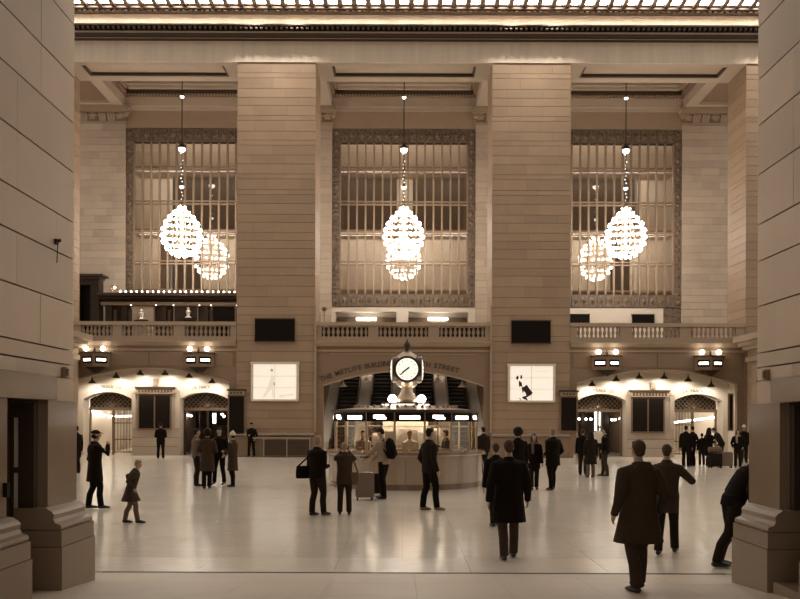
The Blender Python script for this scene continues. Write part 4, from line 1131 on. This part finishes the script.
# ---------------------------------------------------------------- people
def cloth(name, c, rough=.85): 
    if name not in M: mat(name, c, rough, noise=.18, nscale=8, spec=.1)
    return name
cloth('cloth_black', (.010, .0062, .004)); cloth('cloth_dark', (.020, .013, .0085)); cloth('cloth_brown', (.052, .034, .022))
cloth('cloth_mid', (.15, .107, .076)); cloth('cloth_light', (.34, .26, .19)); cloth('cloth_white', (.68, .59, .48)); cloth('jeans', (.028, .019, .013))
mat('hair_dark', (.016, .011, .008), .6, noise=.4, nscale=30, spec=.12); mat('hair_brown', (.07, .045, .03), .6, noise=.4, nscale=30, spec=.12)
mat('hair_fair', (.33, .24, .16), .6, noise=.3, nscale=30, spec=.12); mat('hair_grey', (.25, .2, .15), .6, noise=.3, nscale=30, spec=.12)
mat('shoe', (.018, .012, .009), .45); mat('shoe_light', (.22, .16, .11), .5)

PENDING = []
def ik(a, b, l1, l2, pole):
    d = b - a; L = d.length
    if L > (l1 + l2) * .995: b = a + d * ((l1 + l2) * .995 / L); d = b - a; L = d.length
    c = (l1 * l1 - l2 * l2 + L * L) / (2 * L); h = math.sqrt(max(0, l1 * l1 - c * c))
    u = d.normalized(); p = Vector(pole); p = p - u * p.dot(u); p.normalize()
    return a + u * c + p * h, b

def hand(bld, wrist, d, side, curl=.5, s=1.0, palmn=None):
    """palm, four unequal bent fingers and a thumb leaving the side of the palm"""
    d = d.normalized()
    n = Vector(palmn) if palmn is not None else Vector((-side, 0, 0))     # palm faces the body
    n = n - d * n.dot(d)
    if n.length < .05: n = Vector((0, 1, 0)) - d * d.y
    n.normalize(); w = d.cross(n).normalized()                # across the palm
    if w.y < 0: w = -w                                         # thumb side forward
    k = wrist + d * .085 * s
    bld.loft([wrist - d * .02 * s, wrist + d * .03 * s, k], [(.022 * s, .028 * s), (.02 * s, .04 * s), (.016 * s, .042 * s)], 8, ref=w)
    for i, (o, L) in enumerate(((.03, .072), (.01, .08), (-.011, .074), (-.031, .058))):
        p0 = k + w * o * s - d * .015 * s
        p1 = p0 + (d + n * curl * .35).normalized() * L * .5 * s
        p2 = p1 + (d + n * curl * 1.5).normalized() * L * .35 * s
        p3 = p2 + (d + n * curl * 2.6).normalized() * L * .25 * s
        bld.loft([p0, p1, p2, p3], [.0105 * s, .0098 * s, .009 * s, .007 * s], 6, ref=w)
    t0 = wrist + d * .025 * s + w * .03 * s
    t1 = t0 + (w * .8 + d * .7 + n * .3).normalized() * .04 * s
    t2 = t1 + (d + w * .15 + n * .5 * curl).normalized() * .035 * s
    bld.loft([t0, t1, t2], [.014 * s, .0115 * s, .009 * s], 6, ref=n)

def person(xp, yf, height, heading, label, coat='cloth_black', legs='cloth_dark', hair='hair_dark', style='short', coat_len=.86, flare=.0,
           arms=(None, None), feet=((.10, .0), (-.10, .0)), lean=0.0, side_lean=0.0, head=(0, 0), skin='skin', group=None, D=None, X=None, shoe='shoe',
           hat=None, scarf=None, bulk=1.0, z0=0.0, voxel=.013, skirt=None, hood=False):
    k = height / 1.75
    D = D or DEPTH(yf); x = X if X is not None else PX(xp, D)
    hip = Vector((0, 0, .93))
    dh = min(max(abs(f[1]) for f in feet) ** 2 / 1.7, .08)
    hip.z -= dh
    off = Vector((0, 0, -dh))
    Rm = Matrix.Rotation(-lean, 3, 'X') @ Matrix.Rotation(side_lean, 3, 'Y')
    def U(px, py, pz): return hip + Rm @ (Vector((px, py, pz)) - Vector((0, 0, .93)))
    body, jac, tro = B(), B(), B()
    tors = [(.86, .150, .105), (.95, .165, .112), (1.05, .150, .104), (1.2, .16, .112), (1.33, .18, .118), (1.41, .165, .1), (1.465, .08, .07)]
    body.loft([U(0, 0, z) for z, a, b in tors], [(a * bulk, b * bulk) for z, a, b in tors], 14)
    body.loft([U(0, 0, 1.42), U(0, .01, 1.50), U(0, .02, 1.56)], [.062, .056, .055], 10)
    # head: skull, jaw, nose, ears, brow
    hy, hp = head
    Hm = Rm @ Matrix.Rotation(hy, 3, 'Z') @ Matrix.Rotation(-hp, 3, 'X')
    hc = U(0, .025, 1.635)
    def Hd(a, b, c): return hc + Hm @ (Vector((a, b, c)) * .93)
    def hball(bld, c, r, n=12, m=8):
        t = B().ball((0, 0, 0), r, n, m); bld.add([Hd(*(Vector(v) + Vector(c))) for v in t.v], t.f)
    hball(body, (0, -.012, .025), (.076, .095, .092)); hball(body, (0, .022, -.035), (.058, .066, .082)); hball(body, (0, .052, -.085), (.032, .03, .026))
    body.loft([Hd(0, .088, .018), Hd(0, .108, -.018), Hd(0, .098, -.03)], [.010, .016, .012], 6); hball(body, (0, .083, .03), (.045, .014, .012)); hball(body, (0, .083, -.06), (.024, .012, .009))
    for s in (-1, 1): hball(body, (s * .077, -.008, -.005), (.012, .022, .032), 8, 6)
    # legs
    shoes = []
    for s, (fx, fy) in zip((1, -1), feet):
        h0 = hip + Vector((s * .088 * bulk, 0, -.02)); an = Vector((fx, fy, .085))
        kn, an = ik(h0, an, .418, .405, (0, 1, 0))
        mid = (kn + an) / 2 + Vector((0, -.02, .03))
        body.loft([h0, (h0 + kn) / 2, kn, mid, an], [.085 * bulk, .072 * bulk, .054, .052, .038], 10)
        fd = Vector((fx * .25, 1, 0)).normalized() * 1.0
        body.loft([an + Vector((0, -.03, -.03)), an + fd * .06 + Vector((0, 0, -.045)), an + fd * .17 + Vector((0, 0, -.06))], [(.035, .045), (.038, .035), (.035, .02)], 8)
        tro.loft([h0 + Vector((0, 0, .02)), (h0 + kn) / 2, kn, mid, an + Vector((0, 0, -.02))], [.105 * bulk, .09 * bulk, .073, .07, .066], 12)
        sh = B().loft([an + Vector((0, -.065, -.05)), an + Vector((0, -.045, -.04)), an + fd * .02 + Vector((0, 0, -.035)), an + fd * .10 + Vector((0, 0, -.048)), an + fd * .17 + Vector((0, 0, -.058)), an + fd * .205 + Vector((0, 0, -.066))],
                      [(.025, .025), (.037, .042), (.042, .048), (.047, .036), (.043, .026), (.02, .012)], 10, ref=(0, 0, 1))
        shoes.append((sh, an))
    tro.loft([hip + Vector((0, 0, -.06)), hip + Vector((0, 0, .02)), hip + Vector((0, 0, .1))], [(.165 * bulk, .118 * bulk), (.172 * bulk, .122 * bulk), (.16 * bulk, .112 * bulk)], 14)
    # arms
    for s, tg in zip((1, -1), arms):
        tg = Vector(tg or (.25, .04, .80)); pole = (s * .5, -1, -.25)
        if tg.z > 1.25: pole = (s * .9, -.1, -1)
        sh0 = U(s * .182 * (.6 + .4 * bulk), -.005, 1.365); wr = U(s * tg.x, tg.y, tg.z)
        el, wr = ik(sh0, wr, .285, .26, Rm @ Vector(pole))
        body.loft([U(s * .12, 0, 1.40), sh0, (sh0 + el) / 2, el, (el + wr) / 2, wr], [.06, .056, .048, .038, .037, .027], 10)
        hand(body, wr, wr - el, s, .5 if tg.z < 1.2 else .8)
        jac.loft([U(s * .09, 0, 1.385), sh0, (sh0 + el) / 2, el, (el + wr) / 2, wr + (wr - el).normalized() * .005], [.075 * bulk, .076 * bulk, .068 * bulk, .058 * bulk, .054, .047], 12)
    # jacket or coat
    top = [(z, a * bulk + .028, b * bulk + .03) for z, a, b in tors if z > .9]
    jp = [U(0, 0, z) for z, a, b in top]; jr = [(a, b) for z, a, b in top]
    jr[-1] = (.088, .082)
    low = []
    zz = .92; 
    nst = 3 if coat_len < .7 else 1
    for i in range(nst + 1):
        z = .92 + (coat_len - .92) * (i + 1) / (nst + 1) if coat_len < .9 else coat_len
        low.append((z, .188 * bulk + flare * (.92 - z), .14 * bulk + flare * .8 * (.92 - z)))
        if coat_len >= .9: break
    low = low[::-1]
    fm = sum(f[1] for f in feet) / 2
    lp = [hip + Vector((0, fm * .5 * (.93 - z), z - .93)) for z, a, b in low]
    jac.loft(lp + jp, [(a, b) for z, a, b in low] + jr, 16)
    jac.loft([U(0, -.012, 1.43), U(0, .0, 1.50)], [(.092, .088), (.078, .078)], 12)          # collar
    if hood: jac.loft([U(0, -.08, 1.36), U(0, -.12, 1.44), U(0, -.1, 1.5)], [(.10, .05), (.12, .07), (.09, .04)], 10)
    root_loc = (x, D, z0); rz = math.radians(heading)
    def fin(bld, nm, m, parent, vox):
        bld.v = [(v[0] * k, v[1] * k, v[2] * k) for v in bld.v]
        me = bld.mesh(nm); me.materials.append(M[m]); me.shade_smooth()
        o = bpy.data.objects.new(nm, me)
        if parent is None: o.location = root_loc; o.rotation_euler = (0, 0, rz)
        else: o.parent = parent
        COL.objects.link(o)
        if vox: PENDING.append((o, vox, m))
        return o
    R = fin(body, 'person', skin, None, voxel); tag(R, label, 'person', group)
    fin(jac, 'coat' if coat_len < .75 else 'jacket', coat, R, voxel)
    fin(tro, 'trousers', legs, R, voxel)
    for sh, an in shoes: fin(sh, 'shoe', shoe, R, 0)
    for s in (-1, 1):
        e = B(); t = B().ball((0, 0, 0), (.011, .007, .007), 6, 4); e.add([Hd(*(Vector(v) + Vector((s * .032, .083, .006)))) for v in t.v], t.f); fin(e, 'eye', 'eye_dark', R, 0)
    # hair and hats
    h = B()
    if style in ('short', 'long', 'afro', 'bun'):
        if style == 'afro':
            hball(h, (0, -.035, .03), (.135, .13, .14), 16, 10)
            for q in range(8): hball(h, (.09 * math.cos(q * .785), -.045 + .07 * math.sin(q * .785), .03 + .07 * math.sin(q * 2.3)), (.062, .062, .062), 8, 6)
        else:
            hball(h, (0, -.028, .035), (.085, .094, .096), 14, 10); hball(h, (0, .035, .088), (.062, .05, .034), 10, 6)
            hball(h, (0, -.055, -.03), (.068, .055, .055), 10, 8)
            if style == 'long':
                h.loft([Hd(0, -.06, .05), Hd(0, -.085, -.06), U(0, -.09, 1.45), U(0, -.125, 1.33), U(0, -.13, 1.22)], [(.085, .06), (.092, .06), (.10, .045), (.09, .035), (.05, .02)], 12)
                for s in (-1, 1): h.loft([Hd(s * .075, -.02, .03), Hd(s * .08, -.01, -.06), U(s * .09, .02, 1.44), U(s * .09, .07, 1.33)], [(.025, .05), (.026, .05), (.028, .035), (.012, .015)], 8)
            if style == 'bun': hball(h, (0, -.12, .03), (.045, .045, .045), 10, 6)
        fin(h, 'hair', hair, R, .011)
    elif style == 'beanie':
        hball(h, (0, -.02, -.01), (.083, .09, .085), 12, 8); fin(h, 'hair', hair, R, .011)
    if hat:
        t = B()
        if hat[0] == 'beanie':
            hball(t, (0, -.015, .06), (.092, .105, .10), 14, 10); t.loft([Hd(0, -.012, .02), Hd(0, -.014, .065)], [(.094, .108), (.095, .108)], 14, ref=Hm @ Vector((0, 1, 0)))
            hball(t, (0, -.03, .165), (.03, .03, .03), 8, 6)
        else:
            hball(t, (0, -.012, .07), (.088, .102, .065), 14, 8); t.loft([Hd(0, -.012, .055), Hd(0, -.012, .08)], [(.09, .104), (.088, .1)], 14, ref=Hm @ Vector((0, 1, 0)))
            t.loft([Hd(0, .06, .06), Hd(0, .12, .055), Hd(0, .155, .045)], [(.075, .01), (.07, .008), (.045, .006)], 10, ref=Hm @ Vector((0, 0, 1)))
        fin(t, 'hat', hat[1], R, .011)
    if scarf:
        t = B().loft([U(0, .0, 1.425), U(0, .012, 1.46), U(0, .02, 1.505)], [(.112, .11), (.118, .118), (.09, .09)], 14)
        t.loft([U(.05, .1, 1.45), U(.055, .165, 1.3), U(.05, .165, 1.12)], [(.045, .03), (.05, .02), (.05, .012)], 8)
        fin(t, 'scarf', scarf, R, .013)
    return R, (lambda *p: Vector(root_loc) + Matrix.Rotation(rz, 3, 'Z') @ (Vector(p) * k)), U

def finish_people():
    for o, vox, m in PENDING:
        md = o.modifiers.new('remesh', 'REMESH'); md.mode = 'VOXEL'; md.voxel_size = vox; md.use_smooth_shade = True
        sm = o.modifiers.new('smooth', 'SMOOTH'); sm.iterations = 2; sm.factor = .5
    dg = bpy.context.evaluated_depsgraph_get()
    new = [(o, bpy.data.meshes.new_from_object(o.evaluated_get(dg)), m) for o, vox, m in PENDING]
    for o, me, m in new:
        o.modifiers.clear(); old = o.data; o.data = me; me.name = o.name
        if not me.materials: me.materials.append(M[m])
        bpy.data.meshes.remove(old)

POCKET = (.21, .10, .93); HOLD = (.06, .27, 1.12); FACE = (.055, .21, 1.53); ATFACE = (.09, .26, 1.42)
BACKP = (.10, -.16, .93)
# --- left side
person(160.8, 459.7, 1.76, 12, 'man in a dark suit seen from behind before the left departure board', arms=((.14, .2, 1.05), (.14, .2, 1.05)), feet=((.12, .02), (-.12, -.02)), legs='cloth_black', head=(0, .35), coat_len=.84, bulk=1.08)
person(76.5, 475, 1.72, 60, 'dark figure mostly hidden behind the edge of the left near pier', coat_len=.6)
person(95, 510, 1.74, -62, 'person in a peaked cap and long black coat beside the left near pier', coat_len=.62, flare=.12, hat=('cap', 'cloth_dark'), style='beanie', arms=(ATFACE, POCKET), feet=((.1, .12), (-.1, -.12)), bulk=1.1, legs='cloth_black')
person(131, 524, 1.24, -80, 'small child in a wide dark cape walking across the left of the floor', coat='cloth_brown', coat_len=.62, flare=.5, feet=((.09, .2), (-.09, -.16)), arms=((.38, .12, 1.0), (.34, -.1, 1.0)), hair='hair_fair', legs='cloth_mid', lean=.25)
person(196.5, 487, 1.70, -70, 'man in a light jacket at the left of the standing group', coat='cloth_mid', arms=(HOLD, POCKET), legs='cloth_dark', group='group standing before the left arch')
person(207.5, 489.5, 1.70, 5, 'woman with a big round hairdo and long grey-brown coat, seen from behind', coat='cloth_brown', style='afro', coat_len=.52, flare=.10, arms=((.16, .2, 1.1), (.16, .2, 1.1)), feet=((.05, .06), (-.09, -.04)), legs='cloth_black', group='group standing before the left arch', hood=True)
person(219.5, 485.5, 1.72, 170, 'dark-dressed person facing the camera in the middle of the standing group', coat='cloth_black', arms=(HOLD, POCKET), feet=((.16, .02), (-.16, 0)), legs='cloth_black', group='group standing before the left arch', head=(.3, .1))
person(233, 487.5, 1.60, 75, 'person in a white knitted hat and long dark coat at the right of the group', coat='cloth_brown', coat_len=.52, flare=.08, hat=('beanie', 'cloth_white'), style='beanie', arms=(HOLD, HOLD), legs='cloth_black', feet=((.08, .04), (-.08, -.05)), group='group standing before the left arch')
person(251.5, 457.8, 1.78, 175, 'uniformed officer standing at the end of the barrier rail', coat='cloth_black', hat=('cap', 'cloth_black'), style='beanie', arms=(HOLD, POCKET), legs='cloth_black', feet=((.14, 0), (-.14, 0)))
# --- centre
pm, wp, _ = person(317.5, 516, 1.66, -40, 'fair-haired man in a dark jacket carrying a shoulder bag', coat='cloth_black', hair='hair_fair', arms=((.08, .25, 1.08), (.12, .2, 1.02)), legs='cloth_dark', feet=((.1, .1), (-.1, -.06)), bulk=1.12, coat_len=.84, shoe='shoe')
def strap_bag(c, w, d, h, m, label, strap_top, rz=0.0):
    t = empty('shoulder_bag', c); t.rotation_euler = (0, 0, rz); tag(t, label, 'bag')
    def ad(b, nm, mm, sm=True):
        o = b.build(nm, mm, None, sm); o.parent = t; return o
    ad(B().loft([(0, 0, 0), (0, 0, .03), (0, 0, h * .6), (0, 0, h)], [(w * .42, d * .4), (w * .5, d * .5), (w * .5, d * .5), (w * .44, d * .3)], 14), 'body', m)
    ad(B().box(-w * .42, w * .42, -d * .56, -d * .36, h * .35, h * .98), 'flap', m, False)
    st_ = Vector(strap_top) - Vector(c); st_ = Matrix.Rotation(-rz, 3, 'Z') @ st_
    ad(B().loft([(-w * .42, 0, h * .9), st_ + Vector((-.03, -.05, 0)), st_ + Vector((.03, .05, .01)), (w * .42, 0, h * .9)], [(.018, .006)] * 4, 6), 'strap', m)
strap_bag(wp(-.34, -.10, .80), .34, .14, .26, 'cloth_black', 'black shoulder bag at the hip of the fair-haired man', wp(-.02, -.14, 1.36), 0.6)
pw, ww, _ = person(344.8, 515, 1.52, 2, 'woman in a brown jacket photographing the clock with raised arms', coat='cloth_brown', hair='hair_fair', style='short', arms=((.07, .2, 1.50), (.07, .2, 1.50)), coat_len=.74, flare=.1, legs='jeans', feet=((.11, 0), (-.11, 0)), head=(0, -.1))
o = B().box(-.075, .075, -.02, .02, -.05, .05).build('camera_body', 'black', None)
o.location = ww(0, .30, 1.60); tag(o, 'small black camera held up by the woman in brown', 'camera')
c_ = B().lathe([(.03, 0), (.03, .04), (.02, .045)], n=12).build('lens', 'iron', None, True); c_.rotation_euler = (-PI / 2, 0, 0); c_.location = (0, .02, 0); c_.parent = o
strap_bag(ww(.23, -.0, .72), .2, .12, .26, 'cloth_mid', 'brown handbag on the hip of the woman taking a photo', ww(.13, 0, 1.42), 0)
pb, wb, _ = person(384, 499, 1.78, 62, 'dark-haired man with a backpack bending over his suitcase handle', coat='cloth_light', arms=((.14, .42, .98), (.2, .48, 1.0)), legs='cloth_black', feet=((.1, .08), (-.09, -.06)), lean=.10, head=(0, .5))
bp = empty('backpack', wb(0, -.2, 1.0)); bp.rotation_euler = (-.10, 0, math.radians(62)); tag(bp, 'black backpack on the back of the man with the suitcase', 'backpack')
for bld, nm in ((B().loft([(0, 0, 0), (0, -.02, .06), (0, -.03, .28), (0, 0, .44), (0, .03, .5)], [(.13, .07), (.16, .11), (.16, .115), (.13, .09), (.06, .04)], 14), 'body'),
                (B().loft([(0, -.10, .05), (0, -.12, .12), (0, -.11, .24)], [(.10, .03), (.115, .05), (.09, .03)], 12), 'pocket'),
                (B().loft([(.1, .05, .08), (.13, .12, .25), (.12, .2, .4), (.1, .1, .48)], [(.03, .012)] * 4, 6), 'strap'), (B().loft([(-.1, .05, .08), (-.13, .12, .25), (-.12, .2, .4), (-.1, .1, .48)], [(.03, .012)] * 4, 6), 'strap')):
    o = bld.build(nm, 'cloth_black', None, True); o.parent = bp
def suitcase(x, yf, w, d, h, m, label, rz=0.0, handle=True):
    Dd = DEPTH(yf); t = empty('suitcase', (PX(x, Dd), Dd, 0)); t.rotation_euler = (0, 0, rz); tag(t, label, 'suitcase')
    def ad(b, nm, mm, sm=False, par=t):
        o = b.build(nm, mm, None, sm); o.parent = par; return o
    q = .04
    pl = [(-w / 2 + q, .07), (w / 2 - q, .07), (w / 2, .07 + q), (w / 2, h - q), (w / 2 - q, h), (-w / 2 + q, h), (-w / 2, h - q), (-w / 2, .07 + q)]
    b = ad(B().prism(pl, 'y', -d / 2, d / 2), 'shell', m)
    for k in (-.3, -.1, .1, .3): ad(B().box(w * k - .012, w * k + .012, -d / 2 - .008, d / 2 + .008, .12, h - .06), 'rib', m)
    for sx in (-1, 1):
        for sy in (-1, 1): ad(B().lathe([(.005, -.018), (.035, -.018), (.035, .018), (.005, .018)], n=10), 'wheel', 'black').location = (sx * (w / 2 - .05), sy * (d / 2 - .04), .035)
    for o in t.children:
        if o.name.startswith('wheel'): o.rotation_euler = (0, PI / 2, 0)
    if handle:
        for s in (-1, 1): ad(B().bar((s * .09, d / 2 - .03, h - .02), (s * .09, d / 2 - .03, 1.05), .009, 6), 'handle_tube', 'steel')
        ad(B().bar((-.11, d / 2 - .03, 1.05), (.11, d / 2 - .03, 1.05), .016, 6), 'handle_grip', 'black')
suitcase(365, 500, .46, .28, .68, 'grey_case', 'large grey upright suitcase with a raised handle by the backpacked man', .08)
suitcase(376.5, 496.0, .36, .22, .58, 'cloth_dark', 'smaller dark suitcase between the grey suitcase and the backpacked man', -.1, False)
person(429.5, 510.5, 1.82, -62, 'short-haired man in a dark coat standing sideways before the booth', coat='cloth_dark', legs='cloth_black', arms=((.24, .06, .85), (.22, .08, .9)), feet=((.10, .13), (-.1, -.10)), coat_len=.80, shoe='shoe_light', bulk=1.06)
person(483.5, 474, 1.72, 30, 'person in a dark coat standing behind the right side of the booth', coat='cloth_dark', coat_len=.7, bulk=1.1)
# --- right of centre
person(509, 559, 1.72, 4, 'person in a wide black coat walking away in the foreground', coat='cloth_black', coat_len=.56, flare=.12, style='short', hair='hair_brown', arms=((.3, .1, .86), (.3, -.05, .86)), feet=((.10, .14), (-.09, -.14)), legs='cloth_brown', bulk=1.15, voxel=.012)
person(496, 526, 1.56, 10, 'shorter dark figure just left of the foreground walker', coat='cloth_black', coat_len=.55, flare=.1, hair='hair_brown', feet=((.08, .1), (-.08, -.1)), legs='cloth_dark')
person(518, 497, 1.78, 15, 'person with bushy dark hair behind the foreground walker', coat='cloth_black', style='afro', coat_len=.7)
person(534, 489, 1.60, 178, 'woman with a pale scarf facing the camera beside the stout man', coat='cloth_black', style='long', scarf='cloth_mid', coat_len=.66, flare=.08, arms=(POCKET, (.26, .02, .8)), feet=((.07, .08), (-.09, -.06)), legs='cloth_dark', hair='hair_brown')
person(553, 489.5, 1.76, 35, 'stout man in a bulky black coat turned towards the wall', coat='cloth_black', coat_len=.70, flare=.06, hair='hair_grey', arms=(POCKET, (.1, .22, 1.0)), feet=((.1, .1), (-.14, -.08)), legs='cloth_black', bulk=1.2)
person(583, 475, 1.68, -20, 'man in dark clothes at the left of the trio before the right arch', coat='cloth_black', coat_len=.8, legs='cloth_dark', hair='hair_brown')
person(591, 477, 1.62, 8, 'woman with long hair and a knee-length dark coat seen from behind', coat='cloth_dark', style='long', coat_len=.50, flare=.12, feet=((.11, .05), (-.12, -.02)), legs='cloth_mid', hair='hair_dark')
person(605.5, 475.5, 1.72, 70, 'man in a black jacket turned left towards the long-haired woman', coat='cloth_black', legs='cloth_brown', arms=(POCKET, HOLD), feet=((.09, .1), (-.09, -.08)), coat_len=.82)
person(598.5, 459.5, 1.72, 160, 'person in a white shirt standing behind the trio near the gate', coat='cloth_white', legs='cloth_dark', skin='skin_dark')
dd = DEPTH(474.6); t = empty('shopping_bag', (PX(578.5, dd), dd, .42)); tag(t, 'white shopping bag hanging beside the trio', 'bag')
B().loft([(PX(578.5, dd), dd, .42), (PX(578.5, dd), dd, .46), (PX(578.5, dd), dd, .74)], [(.17, .09), (.19, .1), (.17, .05)], 12).build('body', 'cloth_white', t, True)
B().loft([(PX(578.5, dd) - .08, dd, .73), (PX(578.5, dd), dd, .88), (PX(578.5, dd) + .08, dd, .73)], [.01] * 3, 6).build('handle', 'cloth_white', t)
person(639, 596, 1.66, 15, 'person in a bulky dark coat walking away in the right foreground', coat='cloth_brown', coat_len=.58, flare=.24, hair='hair_brown', style='short', arms=((.3, .08, .9), (.3, .02, .9)), feet=((.1, .14), (-.1, -.12)), legs='cloth_brown', bulk=1.18, z0=ramp_z(8.95), D=8.95, X=PX(639, 8.95), voxel=.012, hood=True)
person(667, 553, 1.66, -25, 'person in a dark jacket striding just beyond the right foreground walker', coat='cloth_brown', coat_len=.68, hair='hair_brown', arms=((.3, .25, 1.2), (.24, .1, .9)), feet=((.1, .2), (-.1, -.2)), legs='cloth_dark', voxel=.012)
# --- far right
person(686, 466, 1.76, -30, 'left man of the close pair in front of the outer right gate', coat='cloth_black', legs='cloth_black', group='people before the outer right gate')
person(692.5, 465.5, 1.74, 30, 'right man of the close pair in front of the outer right gate', coat='cloth_black', legs='cloth_black', group='people before the outer right gate', arms=(POCKET, POCKET))
person(702, 464.5, 1.42, -10, 'child in dark clothes between the pair and the long-haired woman', coat='cloth_black', group='people before the outer right gate')
person(709, 466, 1.68, -70, 'woman with long dark hair and a long coat near the luggage', coat='cloth_black', style='long', coat_len=.5, flare=.1, arms=(HOLD, (.2, .2, 1.1)), group='people before the outer right gate')
person(722, 463, 1.74, 75, 'person bending forward with an arm stretched out over the bags', coat='cloth_dark', lean=.5, arms=((.2, .5, 1.36), (.2, .2, .95)), legs='cloth_dark', group='people before the outer right gate')
person(738, 466.5, 1.62, 160, 'woman with a pale scarf standing close to the right near pier', coat='cloth_black', scarf='cloth_light', style='long', group='people before the outer right gate', arms=(POCKET, POCKET))
person(744, 462, 1.76, 170, 'person in a white hat behind the woman with the pale scarf', coat='cloth_black', hat=('beanie', 'cloth_white'), style='beanie', group='people before the outer right gate')
suitcase(715, 467, .5, .3, .62, 'cloth_dark', 'dark wheeled case standing in front of the bending person', .1, False)
suitcase(726, 466.5, .5, .3, .66, 'grey_case', 'grey wheeled case nearest the woman with the pale scarf', -.1, False)
dd = DEPTH(467); px_ = PX(715, dd)
t = empty('duffel_bag', (px_, dd, .63)); tag(t, 'pale duffel bag lying on top of the dark wheeled case', 'bag')
B().loft([(px_ - .28, dd, .76), (px_ - .25, dd, .76), (px_ + .25, dd, .76), (px_ + .28, dd, .76)], [.08, .125, .125, .08], 12, ref=(0, 0, 1)).build('body', 'cloth_mid', t, True)
B().loft([(px_ - .12, dd, .87), (px_ - .08, dd, .97), (px_ + .08, dd, .97), (px_ + .12, dd, .87)], [.012] * 4, 6).build('handle', 'cloth_dark', t)
# leaning man at the right pier
person(717, 566.5, 1.78, -78, 'man in dark clothes leaning against the right near pier', coat='cloth_black', legs='cloth_dark', lean=.62, arms=((.2, .2, .98), (.16, .24, 1.0)), feet=((.09, -.30), (-.08, -.16)), coat_len=.86, D=11.25, X=PX(733, 11.25), voxel=.012, head=(0, .2))
# booth clerks
person(346, 0, 1.66, 168, 'clerk in a pale shirt at the left window inside the booth', coat='cloth_light', arms=(HOLD, HOLD), D=DC - 1.0, X=BX - 1.25, hair='hair_dark', group='clerks inside the booth')
person(412, 0, 1.66, 190, 'clerk in a white shirt at the middle window inside the booth', coat='cloth_white', arms=(HOLD, POCKET), D=DC - 1.35, X=BX + .12, hair='hair_brown', group='clerks inside the booth')
person(445, 0, 1.68, 80, 'dark-dressed clerk turned left inside the right of the booth', coat='cloth_dark', arms=((.15, .3, 1.25), POCKET), D=DC - .85, X=BX + 1.2, group='clerks inside the booth')
finish_people()
